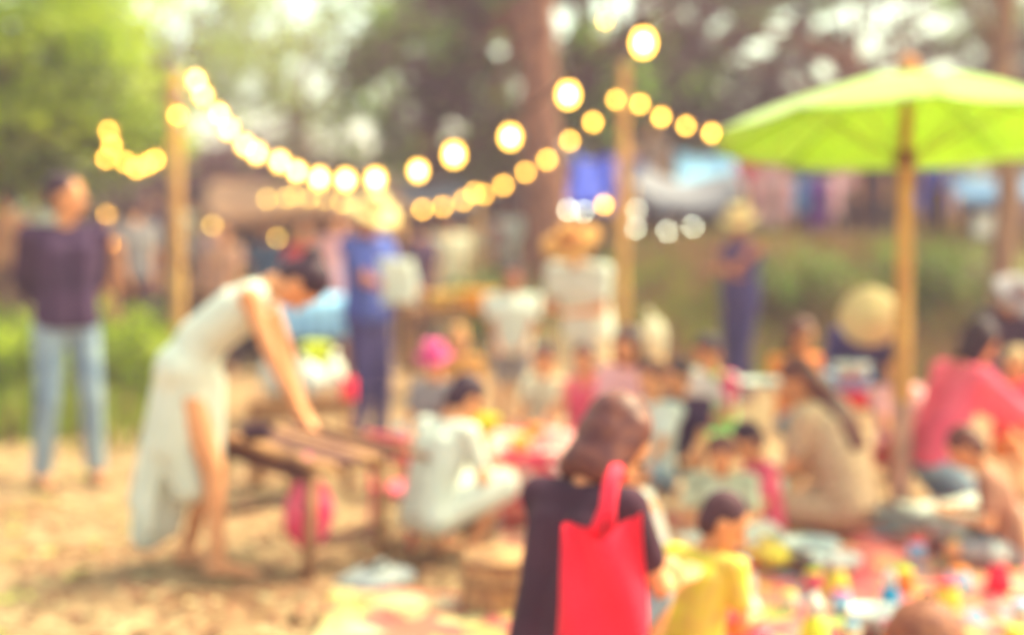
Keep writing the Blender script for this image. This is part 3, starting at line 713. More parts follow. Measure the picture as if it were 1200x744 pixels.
person('dark-haired child in a plum top next to the colour-block top', 800, 7.3, 165, 1.16, 'stool', ((-.12, .36, .46), (.16, .36, .46)), ('tee', NAVY), ('shorts', GREYC), ('short', HAIR), head=(26, -20), fine=.013, pel=(0, 0, .32))
person('child in a bright yellow shirt seated low in front', 810, 4.55, -48, 1.06, 'floor', ((-.16, .36, .26), (.16, .34, .26)), ('tee', YELC), ('shorts', REDC), ('short', mat('hair_soft_brown', (108, 66, 74), (90, 50, 62), 20, k=.6)), head=(18, -50), lean=8, curve=10, fine=.010, wide=1.2, pel=(0, 0, .11), tilt=0)
person('toddler in a pale green shirt in the middle of the mat', 848, 6.2, 170, .98, 'floor', ((-.16, .34, .36), (.16, .34, .36)), ('tee', mat('pale_green_cloth', (222, 228, 186), None, 5)), ('shorts', WHITE), ('short', HAIRB), head=(24, 0), fine=.012, wide=1.2, lean=4, curve=6)
person('child in a white and orange outfit just right of the brown-haired woman', 770, 5.6, 70, 1.02, 'floor', ((-.12, .36, .36), (.16, .36, .36)), ('tee', pattern('orange_white_print', [(240, 232, 206), (250, 170, 90), (240, 232, 206), (206, 190, 190)], 8)), ('shorts', CREAM), ('short', HAIRB), head=(20, 10), lean=10, curve=8, fine=.012, wide=1.1)
person('person in a dark plum top sitting at the right edge under the sign', 1165, 9.6, 200, 1.55, 'stool', ((-.14, .40, .52), (.14, .40, .52)), ('long', NAVY), ('trousers', NAVY), ('short', HAIR), hat=(GREYC, .2, False, -.01, 0), head=(24, 0), lean=10, curve=12, fine=.013, pel=(0, 0, .48))
person('child in a red shirt at the right edge beside the pink shirt', 1190, 7.8, 190, 1.12, 'stool', ((-.12, .34, .44), (.12, .34, .44)), ('tee', REDC), ('shorts', ORANC), ('short', mat('hair_light', (236, 196, 140), None, 10)), head=(20, 0), fine=.013, pel=(0, 0, .38))
G3 = 'children and adults around the mats'
person('dark-haired child in a cream top behind the red flowered table', 640, 8.3, 150, 1.1, 'stool', ((-.12, .36, .46), (.12, .36, .46)), ('tee', CREAM), ('shorts', JEAN), ('short', HAIR), head=(22, 10), fine=.014, group=G3)
person('person in a dusky pink top close behind the two children in white and plum', 738, 7.9, 170, 1.3, 'stool', ((-.12, .36, .5), (.12, .36, .5)), ('tee', LPINK), ('trousers', DARK), ('bob', HAIR), head=(26, -10), fine=.014, group=G3)
person('person in an orange top between the long-haired woman and the disc hat', 934, 8.6, 200, 1.3, 'stool', ((-.12, .36, .5), (.12, .36, .5)), ('tee', ORANC), ('trousers', JEANP), ('bob', HAIRB), head=(26, 10), fine=.014, group=G3)
person('child in a peach top right behind the parasol pole', 1052, 7.6, 190, 1.15, 'stool', ((-.12, .36, .46), (.12, .36, .46)), ('tee', LPINK), ('shorts', REDB), ('short', HAIR), head=(20, -14), fine=.014, group=G3)
person('small child in a red top in front of the long-haired woman', 905, 6.5, 100, 1.0, 'floor', ((-.14, .36, .34), (.14, .36, .34)), ('tee', PINKS), ('shorts', WHITE), ('short', HAIR), head=(22, 0), lean=6, curve=6, fine=.013, group=G3)
person('small child in a tan top at the right edge in front of the coral shirt', 1196, 6.0, 70, 1.15, 'floor', ((-.14, .36, .34), (.14, .36, .34)), ('tee', mat('brown_tan_cloth', (190, 130, 100), None, 6)), ('shorts', GREYC), ('short', HAIRB), head=(22, 0), lean=14, curve=10, fine=.012, group=G3)
person('child in a coral vest kneeling at the front edge of the tan mat', 762, 4.9, 60, .98, 'floor', ((-.14, .34, .30), (.14, .34, .34)), ('tank', ORANC), ('shorts', CREAM), ('short', HAIRB), head=(22, 0), lean=10, curve=8, fine=.011, group=G3)

# people further back
G2 = 'shoppers among the far stalls'
far = [
 ('shopper in a pale grey shirt between the left post and the man in plum', 158, 13.5, 20, 1.58, GREYC, DARK),
 ('shopper in a rust brown shirt just right of the man in plum', 118, 12.2, -20, 1.45, mat('rust_cloth', (206, 132, 84), None, 5, k=.7), WOOD),
 ('shopper in a white shirt at the left edge beyond the grass', 48, 14.5, 100, 1.6, WHITE, GREYC),
 ('shopper in a dusty orange shirt at the far left edge', 12, 13.5, 60, 1.5, mat('dusty_orange_cloth', (214, 146, 100), None, 5, k=.7), WOODD),
 ('shopper in a lavender shirt right of the left bamboo post', 244, 15.0, -30, 1.58, mat('lavender_cloth', (190, 164, 176), None, 5), DARK),
 ('shopper in a plum shirt in the shade of the brown awning', 288, 17.0, 150, 1.6, NAVY, DARK),
 ('shopper in a white blouse left of the man in the blue shirt', 372, 16.5, 180, 1.6, WHITE, DARK),
 ('shopper in a pale pink blouse left of the white cap', 398, 14.5, 170, 1.6, LPINK, DARK),
 ('shopper in a cream dress right of the man in the blue shirt', 527, 15.2, 10, 1.58, CREAM, CREAM),
 ('shopper in a grey-green shirt behind the cream dress', 552, 17.5, -20, 1.6, mat('sage_cloth', (176, 180, 150), None, 5), DARK),
 ('shopper in a dark plum top behind the man in the blue shirt', 492, 14.5, 40, 1.55, NAVY, DARK),
 ('shopper in a dull red shirt left of the big trunk', 575, 18.5, 40, 1.55, mat('dusty_red_cloth', (170, 104, 100), None, 5), DARK),
 ('tall shopper in a tan shirt on the bank behind the grey awning', 762, 19.5, 160, 1.72, mat('tan_cloth', (206, 164, 138), None, 5), DARK),
 ('shopper in a purple shirt on the bank right of the pale domed hat', 905, 18.6, 150, 1.5, LPINK, PURP),
 ('shopper in dark clothes on the bank left of the parasol pole', 1022, 18.2, 170, 1.35, DARK, DARK),
 ('shopper in a blue shirt on the bank right of the parasol pole', 1095, 18.8, 150, 1.45, BLUE, DARK),
 ('shopper in a dusky pink top on the bank under the parasol rim', 990, 19.5, 150, 1.5, LPINK, DARK),
 ('shopper in a peach top in front of the dark counter', 262, 14.4, 165, 1.5, mat('peach_cloth', (236, 176, 140), None, 5), DARK),
 ('shopper in a slate blue shirt under the brown awning', 312, 15.4, 185, 1.55, BLUEG, DARK),
 ('shopper in a pale lemon top under the brown awning', 340, 17.4, 175, 1.6, mat('lemon_cloth', (228, 222, 150), None, 5), WOODD),
 ('shopper in a red-brown top at the end of the dark counter', 356, 14.9, 200, 1.5, REDB, DARK),
 ('shopper in white just right of the left bamboo post', 226, 17.0, 30, 1.65, WHITE, DARK),
 ('shopper in a brown shirt between the white blouse and the grey awning', 462, 16.8, 160, 1.6, WOODD, DARK),
 ('shopper in pale blue under the grey-blue awning', 510, 18.0, 190, 1.55, LBLUE, DARK),
 ('shopper in a white shirt beside the left side of the big trunk', 592, 19.0, 10, 1.6, WHITE, GREYC),
 ('shopper in plum far behind the man in the plum t-shirt', 185, 16.5, 90, 1.6, NAVY, JEAN),
 ('shopper in a pink blouse on the bank beside the clothes rack', 880, 18.9, 170, 1.5, PINKS, DARK),
 ('shopper in a blue shirt on the bank left of the grey tarp', 738, 18.6, 170, 1.35, BLUES, DARK),
 ('shopper in a cream top on the bank far right of the pole', 1140, 18.0, 170, 1.4, CREAM, DARK),
]
for i, (lb_, px, D, fc, H, a, b) in enumerate(far):
    person(lb_, px, D, fc, H, 'stand' if i % 3 else 'walk', ((-.20, .16, .86), (.2, .2, .98)) if i % 2 else DOWN, ('tee', a), ('trousers', b), ('short', HAIR), head=(8, 10 * (i % 5) - 20), fine=.022, group=G2)

# ------------------------------------------------------------------ parasol
GREEN = mat('lime_parasol_cloth', (192, 220, 58), (182, 214, 50), 3, .45, .5, 0, .95)
GREEN.node_tree.nodes['Principled BSDF'].inputs['Sheen Weight'].default_value = .6
RIBM = mat('lacquered_green_cane', (196, 196, 74), None, 6, k=.8)
pb = PG(1060, 6.9); top = P(1062, 84, 6.9); ps = thing('parasol', 'big lime green parasol on a bamboo pole over the mats', 'parasol', pb)
ph = top.z - pb.z; rim = P(1060, 163, 6.9).z - pb.z; RR = .93; TILT = Matrix.Rotation(R(-6.5), 3, 'X')
NG = 10
def canopy(u, v, k):
    a = 2 * pi * (k + u) / NG + .15; r = .03 + v * RR
    chord = cos(pi / NG) / cos((u - .5) * 2 * pi / NG); r2 = .03 + v * RR * (1 - (1 - chord) * min(1, v * 1.2))
    z = ph - .02 - (ph - .02 - rim) * (v ** 1.55) - .018 * sin(pi * u) * v
    q = TILT @ Vector((r2 * cos(a), r2 * sin(a), z - ph)); q.z += ph; return q
for k in range(NG):
    g = MB().sheet(lambda u, v: canopy(u, v, k), 8, 12); solid(g.build('canopy_panel', GREEN, ps), .003)
for k in range(NG):
    a = 2 * pi * k / NG + .15
    MB().tube([canopy(0, v / 8, k) - Vector((0, 0, .014)) for v in range(9)], .004, 6).build('rib', RIBM, ps)
    e = canopy(0, .55, k) - Vector((0, 0, .02)); MB().tube([(.03 * cos(a), .03 * sin(a), ph - .42), e], .004, 6).build('strut', RIBM, ps)
MB().lathe([(.02, ph - .46), (.055, ph - .45), (.055, ph - .38), (.02, ph - .37)], 12).build('runner', WOOD, ps)
MB().lathe([(.05, ph - .03), (.062, ph + .0), (.05, ph + .05), (.03, ph + .075), (.002, ph + .085)], 14).build('finial', mat('orange_wood', (226, 140, 84), None, 6, k=.75), ps)
MB().tube([(0, 0, -.05), (0, 0, .5), (0, 0, 1.2), (0, 0, ph - .3), (0, 0, ph)], [.047, .046, .043, .03, .018], 14).build('pole', BAMBOO, ps)
MB().lathe([(.049, .06), (.053, .07), (.053, .60), (.049, .61)], 14).build('pole_wrap', mat('pale_pink_wrap', (226, 170, 140), None, 6), ps)
for z_ in (.66, .98, 1.3):
    MB().lathe([(.043, z_ - .02), (.050, z_ - .006), (.050, z_ + .006), (.043, z_ + .02)], 14).build('bamboo_node', BAMBOO, ps)
MB().lathe([(.0, .0), (.22, .0), (.22, .05), (.08, .09), (.05, .1)], 20).build('base', GREYC, ps)

# ------------------------------------------------------------------ awnings and stalls
def awning(label, pts, sag, cloth, posts=True, valance=.12, group='market awnings'):
    """pts: four corners (front left, front right, back right, back left) as (px,py,D)"""
    c = [P(*p) for p in pts]; o0 = Vector((c[0].x, c[0].y, terrain(c[0].x, c[0].y)))
    t = thing('awning', label, 'awning', o0, 0, group); q = [x - o0 for x in c]
    def f(u, v):
        a = q[0].lerp(q[1], u); b = q[3].lerp(q[2], u); p = a.lerp(b, v); p.z -= sag * 4 * u * (1 - u) * (1 - .4 * v) + .03 * sin(u * 9 + v * 4); return p
    solid(MB().sheet(f, 18, 8).build('cloth', cloth, t), .006)
    if valance: solid(MB().sheet(lambda u, v: f(u, 0) + Vector((0, -.01, -.004 - valance * v * (1 + .15 * sin(u * 60)))), 36, 2).build('valance', cloth, t), .004)
    if posts:
        for k, w_ in enumerate(c):
            g = terrain(w_.x, w_.y); MB().tube([(q[k].x, q[k].y, g - o0.z), (q[k].x, q[k].y, q[k].z - .01)], .03, 8).build('pole', BAMBOO, t)
    return t
awning('wide brown awning over the stalls behind the lights', [(232, 250, 15), (470, 236, 15), (455, 208, 19), (245, 214, 19)], .05, BROWNT)
awning('grey-blue awning right of the wide brown one', [(430, 238, 16.6), (560, 232, 16.6), (545, 214, 19.6), (440, 214, 19.6)], .04, GREYT)
awning('white tent roof at the left behind the man in plum', [(-10, 250, 18), (72, 246, 18), (58, 214, 21), (5, 216, 21)], .03, WHITE)
awning('bright blue awning beside the big trunk', [(665, 234, 17.2), (722, 240, 17.2), (722, 184, 18.2), (672, 182, 18.2)], .06, BLUE, valance=.06)
awning('grey tarp sagging like a hammock on the bank', [(742, 214, 17.2), (872, 222, 17.2), (862, 200, 18.6), (748, 196, 18.6)], .24, GREYT, valance=.16)
awning('pale blue awning behind the grey sagging tarp', [(795, 214, 18.8), (868, 220, 18.8), (858, 182, 20), (790, 178, 20)], .04, LBLUE)
awning('slate blue awning at the right end behind the parasol', [(1120, 226, 16.5), (1260, 232, 16.5), (1250, 206, 18.5), (1110, 204, 18.5)], .03, BLUEG)
awning('teal awning behind the clothes rack', [(925, 236, 19.2), (975, 236, 19.2), (972, 206, 20.4), (928, 206, 20.4)], .02, TEAL)
awning('dark blue awning right of the parasol pole', [(1075, 238, 19.4), (1128, 240, 19.4), (1125, 200, 20.4), (1078, 200, 20.4)], .02, BLUE)

def counter(label, px, D, w_, d, h, cloth, rz=0, drop=.6, planks=True, name='market_table', group='market tables', wood=WOOD):
    b = PG(px, D); t = thing(name, label, 'table', b, R(rz), group)
    n = max(3, int(w_ / .16))
    for k in range(n):
        MB().box((-w_ / 2 + w_ * (k + .5) / n, 0, h - .015), (w_ / n - .01, d, .026)).build('plank', wood, t, smooth=False)
    for sx in (-1, 1):
        for sy in (-1, 1):
            MB().tube([(sx * (w_ / 2 - .05), sy * (d / 2 - .05), 0), (sx * (w_ / 2 - .05), sy * (d / 2 - .05), h - .03)], .024, 8).build('leg', wood, t)
    for sy in (-1, 1): MB().box((0, sy * (d / 2 - .05), h - .06), (w_ - .14, .03, .05)).build('rail', wood, t, smooth=False)
    if cloth:
        def f(u, v):
            x = (u - .5) * (w_ + .06)
            if v < .25: return Vector((x, -d / 2 - .025 - .012 * sin(u * 40), h + .004 - drop * (1 - v / .25)))
            if v > .85: return Vector((x, d / 2 + .025, h + .004 - drop * .4 * (v - .85) / .15))
            return Vector((x, -d / 2 + d * (v - .25) / .6, h + .006 + .004 * sin(u * 20)))
        o = MB().sheet(f, 40, 20).build('tablecloth', cloth, None); o.parent = t
        solid(o, .004, 1)
    return t, b, h
counter('stall counter under a light blue cloth behind the bending woman', 362, 10.6, .62, .7, .92, LBLUE, 12, drop=.28)
counter('plank counter with orange baskets left of the boy in white', 545, 12.4, 1.0, .6, .76, None, 0)
counter('long dark counter in the shade under the brown awning', 320, 16.2, 1.9, .7, .82, DARK, 0, drop=.7)
counter('small wooden stall table stacked with white bags', 352, 7.9, .60, .45, .52, None, 5)
RED_PRINT = pattern('red_floral_print', [(236, 60, 84), (250, 226, 200), (232, 52, 76), (246, 150, 120), (214, 40, 70), (250, 200, 170)], 16)
counter('low table under a red flowered cloth', 622, 7.2, .44, .8, .36, RED_PRINT, 0, drop=.34)
counter('low plank table in front of the broad orange straw hat', 742, 8.9, .62, .5, .56, None, -8)
FLOR = pattern('flowered_mat_print', [(240, 96, 96), (248, 184, 150), (246, 120, 110), (230, 54, 80), (246, 150, 130), (244, 110, 104), (240, 170, 110), (230, 50, 76), (250, 206, 70), (90, 170, 200), (240, 84, 96), (180, 210, 90), (226, 50, 80), (246, 140, 120), (240, 130, 110)], 15, k=.5)
YMAT = pattern('yellow_mat_print', [(252, 222, 120), (250, 232, 180), (246, 200, 110), (240, 130, 100), (252, 226, 150), (236, 110, 100)], 8, k=.42)
GMAT = pattern('tan_mat_print', [(236, 196, 140), (240, 150, 120), (246, 214, 170), (226, 120, 100)], 10, k=.6)
def mat_sheet(label, quad, m, z=.02, seed=0):
    c = [P(*q) if len(q) == 3 else None for q in quad]; o0 = Vector((c[0].x, c[0].y, 0))
    def f(u, v):
        p = c[0].lerp(c[1], u).lerp(c[3].lerp(c[2], u), v) - o0; p.z = z + .008 * sin(u * 17 + seed) * sin(v * 13 + seed); return p
    o = single(MB().sheet(f, 40, 24), 'picnic_mat', m, label, 'mat', o0, 0, 'mats spread on the ground'); solid(o, .008)
def gp(px, D): return (px, 300, D)
mat_sheet('red and cream flowered mat spread in front of the seated group', [gp(838, 4.2), gp(1330, 4.2), gp(1210, 7.0), gp(850, 7.0)], FLOR, .022, 1)
mat_sheet('yellow and red patterned mat at the bottom edge left of the red bag', [gp(330, 4.1), gp(640, 4.1), gp(625, 5.5), gp(385, 5.6)], YMAT, .022, 2)
mat_sheet('tan and coral mat under the middle children', [gp(560, 5.6), gp(835, 5.6), gp(830, 8.1), gp(600, 8.1)], GMAT, .018, 3)

# the low wooden table the woman works at
tb = PG(345, 6.15); wt = thing('work_table', 'low rough wooden table with a slatted top under the woman\'s hands', 'table', tb, R(-40), 'market tables'); wt.rotation_euler = (0, R(6), R(-40))
for k in range(6): MB().box((-.02 + .0 * k, -.22 + .088 * k, .50 + .004 * (k % 2)), (.66, .07, .022)).build('slat', WOOD if k % 3 == 1 else WOODD, wt, smooth=False)
for sx, sy in ((-.28, -.2), (.28, -.2), (-.28, .2), (.28, .2)): MB().tube([(sx * 1.1, sy * 1.1, 0), (sx, sy, .485)], [.026, .022], 8).build('leg', WOOD, wt)
for sy in (-.2, .2): MB().box((0, sy, .46), (.56, .035, .05)).build('rail', WOODD, wt, smooth=False)
for sx in (-.28, .28): MB().box((sx, 0, .18), (.03, .4, .035)).build('stretcher', WOODD, wt, smooth=False)
for sy in (-.25, .27): MB().tube([(-.42, sy, .53), (.48, sy, .53)], .017, 8).build('handle_bar', WOOD, wt)
def basket(label, px, py, D, r, h, m, cat='basket', name='basket', group=None, onz=None):
    c = P(px, py, D)
    if onz is not None: c.z = onz
    t = thing(name, label, cat, c, 0, group)
    solid(MB().lathe([(.002, .0), (r * .78, .0), (r * .9, h * .5), (r, h), (r * 1.03, h)], 22).build('bowl', m, t), .006)
    MB().lathe([(r * .98, h - .008), (r * 1.05, h), (r * 1.02, h + .012), (r * .97, h + .004)], 22).build('rim', m, t)
    return t
basket('shallow cream woven tray on the right end of the low wooden table', 402, 545, 6.1, .115, .035, STRAWP, 'tray', 'tray')
basket('small dark bowl on the left of the low wooden table', 300, 515, 6.0, .07, .05, DARK, 'bowl', 'bowl')
# pink bag
pk = thing('plastic_bag', 'pink plastic bag hanging from the low wooden table', 'bag', P(362, 605, 5.85), .2)
def pbag(u, v):
    a = 2 * pi * u; r = (.02 + .075 * sin(pi * min(1, v * .92 + .02)) ** .7) * (1 + .07 * sin(5 * a + v * 7))
    return Vector((r * 1.05 * cos(a), r * .6 * sin(a), .17 - v * .30))
MB().sheet(pbag, 28, 14).build('sack', mat('pink_plastic', (255, 120, 140), (252, 66, 110), 9, .3, .4, .3, 1.0), pk)
MB().tube([(-.015, 0, .16), (-.02, .03, .21), (0, .06, .25)], .007, 6).tube([(.015, 0, .16), (.02, .03, .21), (0, .06, .25)], .007, 6).build('handles', HOTP, pk)
# goods on the stall table at 352
def sack(label, px, py, D, r, h, m, seed, cat='bag', name='carrier_bag', group='bags stacked on the small stall table'):
    rg = random.Random(seed); ph_ = rg.uniform(0, 6)
    def f(u, v):
        a = 2 * pi * u; rr = r * (sin(pi * (v * .86 + .05)) ** .6) * (1 + .1 * sin(4 * a + ph_ + 5 * v)); return Vector((rr * cos(a), rr * .8 * sin(a), h * (1 - v)))
    m_ = MB().sheet(f, 20, 10); m_.tube([(0, 0, h * .9), (.02, 0, h * 1.1), (.05, 0, h * 1.15)], [.02, .014, .02], 6)
    return single(m_, name, m, label, cat, P(px, py, D), rg.uniform(0, 3), group)
sack('bulging white carrier bag at the left of the small stall table', 326, 462, 7.9, .11, .26, WPL, 1)
sack('white carrier bag in the middle of the small stall table', 360, 464, 7.8, .105, .19, WPL, 2)
sack('small white carrier bag at the right of the small stall table', 392, 462, 7.9, .075, .20, WHITE, 3)
basket('lime yellow plastic tub behind the white carrier bags', 371, 432, 8.1, .08, .14, LIME, 'tub', 'tub')
single(MB().lathe([(.001, 0), (.04, 0), (.042, .005), (.042, .11), (.038, .115), (.001, .115)], 16), 'tin', REDC, 'red tin at the right end of the small stall table', 'tin', P(408, 468, 7.75))
single(MB().lathe([(.001, 0), (.04, 0), (.042, .005), (.042, .09), (.038, .095), (.001, .095)], 16), 'jar', TEAL, 'teal jar on the ground behind the jeans of the man in the blue shirt', 'jar', PG(470, 9.8))
basket('round orange basket on the plank counter', 560, 368, 12.2, .16, .15, mat('orange_wicker', (250, 178, 40), (240, 150, 40), 30, .7, k=.85), onz=PG(560, 12.2).z + .76)
basket('flatter yellow basket on the plank counter', 520, 352, 12.3, .15, .12, mat('yellow_wicker', (248, 204, 90), (236, 180, 80), 30, .7, k=.85), onz=PG(520, 12.3).z + .76)
for i, (px, D, m_, lb_) in enumerate([(262, 16.1, mat('gold_goods', (220, 190, 60), None, 7), 'gold bowl of goods at the left end of the dark counter'), (300, 16.1, MINT, 'green bowl of goods on the dark counter'),
                                      (338, 16.1, ORANC, 'orange bowl of goods on the dark counter'), (376, 16.1, LIME, 'lime bowl of goods at the right end of the dark counter')]):
    basket(lb_, px, 300, D, .2, .16, m_, 'bowl', 'bowl', 'bowls of goods on the dark counter', onz=PG(px, D).z + .835)
# items round the white dress girl
basket('bright yellow plastic basin held up beside the girl in white', 556, 508, 6.65, .115, .07, mat('yellow_plastic', (246, 230, 20), None, 5, .35, k=.9, bump=0), 'basin', 'basin')
basket('wide flat straw tray on the low plank table', 742, 446, 8.8, .2, .05, STRAW, 'tray', 'tray', onz=.575)
sack('cream cloth sack standing on the low plank table', 765, 428, 9.0, .09, .3, CREAM, 8, group=None)
stl = thing('stool', 'round wicker stool on the sand beside the woman in charcoal', 'stool', PG(585, 5.35), 0)
solid(MB().lathe([(.0, .0), (.145, .0), (.16, .03), (.135, .12), (.15, .2), (.14, .215), (.0, .222)], 24).build('seat', mat('wicker_tan', (226, 172, 108), (180, 122, 84), 34, .8, k=.75, bump=.5), stl), .004)
for k in range(3): MB().lathe([(.150, .028 + .08 * k), (.158, .036 + .08 * k), (.150, .044 + .08 * k)], 24).build('hoop', WOOD, stl)
ch = thing('child_chair', 'small pink chair behind the girl in the white dress', 'chair', PG(478, 6.55), R(-40))
MB().box((0, 0, .24), (.28, .26, .025)).build('seat', PINKS, ch, smooth=False)
for sx in (-.12, .12):
    for sy in (-.11, .11): MB().tube([(sx * 1.15, sy * 1.15, 0), (sx, sy, .23)], .013, 6).build('leg', PINKS, ch)
    MB().tube([(sx, -.12, .25), (sx, -.15, .52)], .012, 6).build('back_post', PINKS, ch)
MB().box((0, -.148, .46), (.26, .016, .12)).build('backrest', PINKS, ch, smooth=False)
sack('slumped grey-blue bag on the sand beside the yellow mat', 440, 690, 5.75, .15, .15, mat('grey_blue_cloth', (186, 190, 178), (150, 156, 160), 9, k=.5), 9, group=None).scale = (1.2, 1.2, .6)
# brown hamper bottom right, standing in for an unidentified rounded shape
hp = thing('hamper', 'rounded brown wicker hamper standing in for an unidentified shape at the bottom edge on the flowered mat', 'basket', PG(1092, 4.45)); hp.scale = (.72, .72, .72)
solid(MB().lathe([(.0, .02), (.15, .02), (.19, .12), (.18, .24), (.12, .34), (.05, .375), (.002, .38)], 26).build('body', mat('brown_wicker', (176, 108, 70), (140, 76, 60), 26, .6, k=.7, bump=.6), hp), .006)
MB().lathe([(.183, .20), (.192, .21), (.183, .22)], 26).build('hoop', mat('orange_cane', (226, 140, 80), None, 9), hp)
MB().tube([(-.03, -.02, .37), (-.02, -.02, .41), (.02, -.02, .41), (.03, -.02, .37)], .008, 6).build('handle', WOODD, hp)
# white bowls, cups, bottles, pots of paint, painted figures
def bowl(label, px, D, z, r, m, h=.045, group='bowls and plates among the people'): basket(label, px, 300, D, r, h, m, 'bowl', 'bowl', group, onz=z)
bowl('white plate held out beside the colour-block top', 896, 7.4, .62, .12, WPL, .03)
bowl('white bowl in front of the woman in beige', 955, 5.95, .05, .12, WPL, .07)
bowl('white bowl on the mat left of the parasol pole', 985, 5.75, .05, .10, WPL, .05)
bowl('large white bowl on the mat in front of the pink shirt', 1135, 6.3, .06, .16, WPL, .09)
bowl('white bowl near the bottom of the flowered mat', 1035, 4.95, .045, .1, WPL, .05)
bowl('orange bowl in the middle of the tan mat', 655, 6.6, .05, .12, ORANC, .07)
bowl('pale blue bowl held by the navy shirt under the disc hat', 995, 8.0, .54, .13, LBLUE, .09)
bowl('white bowl nested in the pale blue one under the disc hat', 1000, 7.9, .63, .10, WPL, .06)
bowl('red basin below the pale blue bowl under the disc hat', 1000, 7.9, .47, .14, REDC, .06)
btl = thing('bottle', 'white bottle standing on the sand in front of the long-haired woman in beige', 'bottle', PG(912, 7.25))
btl.location.z = .03
MB().lathe([(.001, 0), (.045, 0), (.048, .01), (.048, .14), (.03, .17), (.017, .18), (.017, .20)], 16).build('body', WPL, btl); MB().lathe([(.019, .198), (.019, .225), (.001, .226)], 12).build('cap', WPL, btl)
bx = MB().box((0, 0, .2), (.08, .08, .02)); 
POT = [('red', REDC), ('yellow', YELC), ('teal', TEAL), ('white', WPL), ('orange', ORANC), ('lime', LIME), ('light blue', LBLUE), ('hot pink', HOTP)]
rng = random.Random(21)
def paint_pot(label, x, y, m, s):
    t = thing('paint_pot', label, 'paint pot', (x, y, .03), rng.uniform(0, 3), 'small paint pots on the flowered mat')
    MB().lathe([(.001, 0), (.028 * s, 0), (.030 * s, .006), (.030 * s, .05 * s), (.026 * s, .054 * s)], 14).build('cup', rng.choice([WPL, ORANC, PINKS, CREAM, YELC, LBLUE]), t); MB().lathe([(.001, .05 * s), (.0265 * s, .05 * s), (.0272 * s, .062 * s), (.001, .063 * s)], 14).build('lid', m, t)
def figurine(label, x, y, m, s):
    t = thing('figurine', label, 'figurine', (x, y, .03), rng.uniform(0, 6), 'plaster figures on the flowered mat')
    MB().lathe([(.001, 0), (.035 * s, 0), (.04 * s, .02 * s), (.03 * s, .07 * s), (.016 * s, .085 * s)], 14).build('body', m, t)
    MB().ell((0, 0, .11 * s), (.028 * s, .026 * s, .03 * s)).ell((-.02 * s, 0, .138 * s), (.01 * s, .008 * s, .012 * s), None, 8, 6).ell((.02 * s, 0, .138 * s), (.01 * s, .008 * s, .012 * s), None, 8, 6).build('head', WPL, t)
rows = ['front edge', 'second row', 'middle row', 'fourth row', 'back edge']
cols_ = ['far left', 'left', 'centre left', 'centre', 'right', 'far right']
used = {}
for ri, D in enumerate((4.75, 5.15, 5.55, 5.95, 6.45)):
    for ci in range(6):
        px = 880 + ci * 62 + rng.uniform(-18, 18); y = D + rng.uniform(-.14, .14); x = XG(px, y)
        if abs(px - 1062) < 20 and D > 6.2 or (abs(px - 1105) < 50 and D < 5): continue
        if D > 5.8 and 920 < px < 1020: continue
        cn, cm = POT[(ri * 3 + ci * 5 + (ri * ci) % 3) % 8]
        where = '%s of the flowered mat, %s' % (rows[ri], cols_[ci])
        if (ri + ci) % 3 == 1: figurine('small %s painted figure on the %s' % (cn, where), x, y, cm, rng.uniform(.9, 1.3))
        else: paint_pot('%s-lidded paint pot on the %s' % (cn, where), x, y, cm, rng.uniform(1.0, 1.5))
for i, (px, D, m_, lb_) in enumerate([(610, 6.9, YELC, 'yellow toy block'), (648, 7.1, WPL, 'white toy block'), (626, 7.3, ORANC, 'orange toy block')]):
    t = single(MB().box((0, 0, .035), (.09, .07, .07)), 'toy_block', m_, lb_ + ' on the red flowered cloth', 'toy', (XG(px, D), D, .372), .4 * i, 'toy blocks on the red flowered cloth', smooth=False)
    bv = t.modifiers.new('b', 'BEVEL'); bv.width = .008
sack('yellow carrier bag lying on the mat behind the yellow shirt', 905, 590, 5.9, .09, .10, YELC, 14, group=None).location.z = .03
single(MB().sheet(lambda u, v: Vector(((u - .5) * .5, (v - .5) * .3, .05 + .04 * sin(u * 7) * sin(v * 6))), 16, 10), 'cloth', WHITE, 'crumpled white cloth on the lap of the pink-shirted person', 'cloth', (XG(1130, 6.45), 6.45, .13)).modifiers.new('t', 'SOLIDIFY').thickness = .02

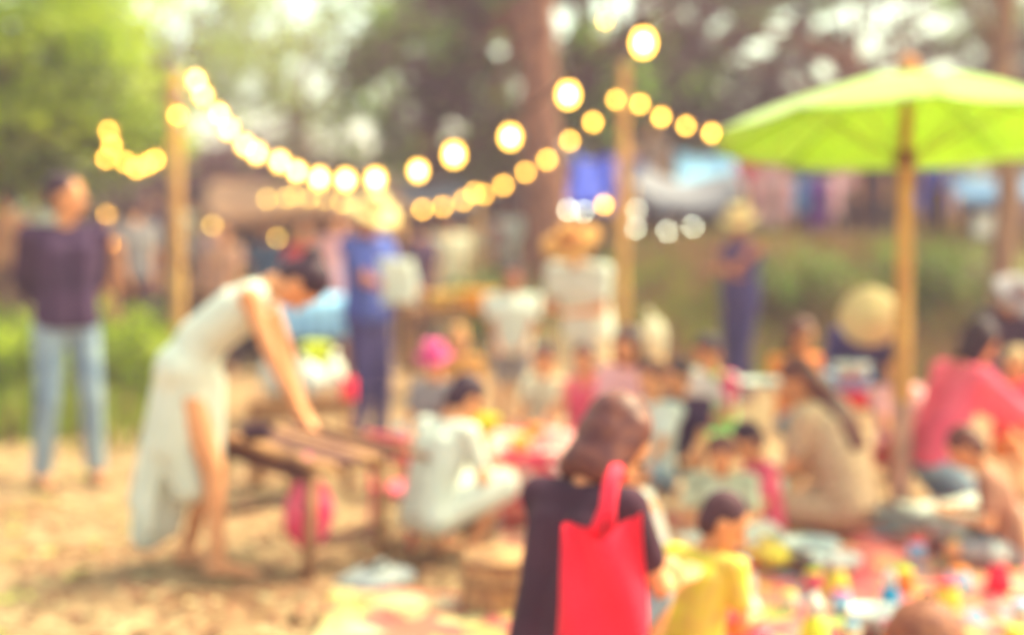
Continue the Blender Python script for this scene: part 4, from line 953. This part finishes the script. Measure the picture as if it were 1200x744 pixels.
# clothes rack on the bank
rk = PG(905, 17.6); cr_ = thing('clothes_rack', 'clothes rack on top of the bank behind the pale domed hat', 'rack', rk)
xr = XG(985, 17.6) - rk.x; xl = XG(880, 17.6) - rk.x
MB().tube([(xl, 0, .85), (xr, 0, .85)], .015, 8).build('rail', GREYC, cr_)
for x_ in (xl, xr): MB().tube([(x_, 0, -.05), (x_, 0, .86)], .018, 8).build('upright', GREYC, cr_)
for i, (px, m_, cn, ln) in enumerate([(893, LPINK, 'pale pink', .55), (908, mat('blush_cloth', (238, 190, 176), None, 5), 'blush', .62), (922, LPINK, 'dusky pink', .5), (940, TEAL, 'teal', .38), (952, PURP, 'purple', .62), (966, mat('violet_cloth', (150, 70, 160), None, 5), 'violet', .6), (979, LPINK, 'rose', .45)]):
    g = MB(); xg = XG(px, 17.6)
    g.sheet(lambda u, v: Vector(((u - .5) * (.16 + .06 * v), (.03 + .02 * v) * sin(u * 12 + i), -ln * v)), 10, 8)
    for sx in (-1, 1): g.sheet(lambda u, v: Vector((sx * (.08 + .07 * u), .02 * sin(v * 5), -.02 - .12 * u - .12 * v)), 3, 4)
    o = single(g, 'garment', m_, '%s garment hanging on the rack, number of hangers aside the only %s one' % (cn, cn) if False else '%s garment hanging on the clothes rack on the bank' % cn, 'garment', (xg, 17.6, rk.z + .835), .5 + .1 * i, 'garments on the clothes rack'); solid(o, .02, 0)
# white sign
sg = PG(1166, 13.2); st_ = thing('sign', 'blank white board sign on a wooden post at the right', 'sign', sg); zz = P(1166, 263, 13.2).z - sg.z
MB().box((0, 0, zz), (.40, .03, .22)).build('board', WPL, st_, smooth=False); MB().box((0, .035, (zz + .1) / 2), (.06, .04, zz + .1)).build('post', WOODD, st_, smooth=False)
MB().box((0, .0, zz + .118), (.43, .05, .016)).build('frame', WOOD, st_, smooth=False); MB().box((0, .0, zz - .118), (.43, .05, .016)).build('frame', WOOD, st_, smooth=False)

bake_remeshed()

# ------------------------------------------------------------------ pale violet haze added to lift the dark tones
hm_ = bpy.data.materials.new('lift_haze'); hm_.use_nodes = True; n_ = hm_.node_tree.nodes; n_.remove(n_['Principled BSDF'])
pv = n_.new('ShaderNodeVolumePrincipled'); pv.inputs['Color'].default_value = (.95, .70, .92, 1); pv.inputs['Density'].default_value = .0044
hm_.node_tree.links.new(pv.outputs[0], n_['Material Output'].inputs['Volume'])
hz = MB().box((0, 200, 6.5), (820, 620, 15)).build('haze', hm_, smooth=False)
tag(hz, 'thin pale violet haze added over the market to lift the dark tones', 'haze', kind='stuff')
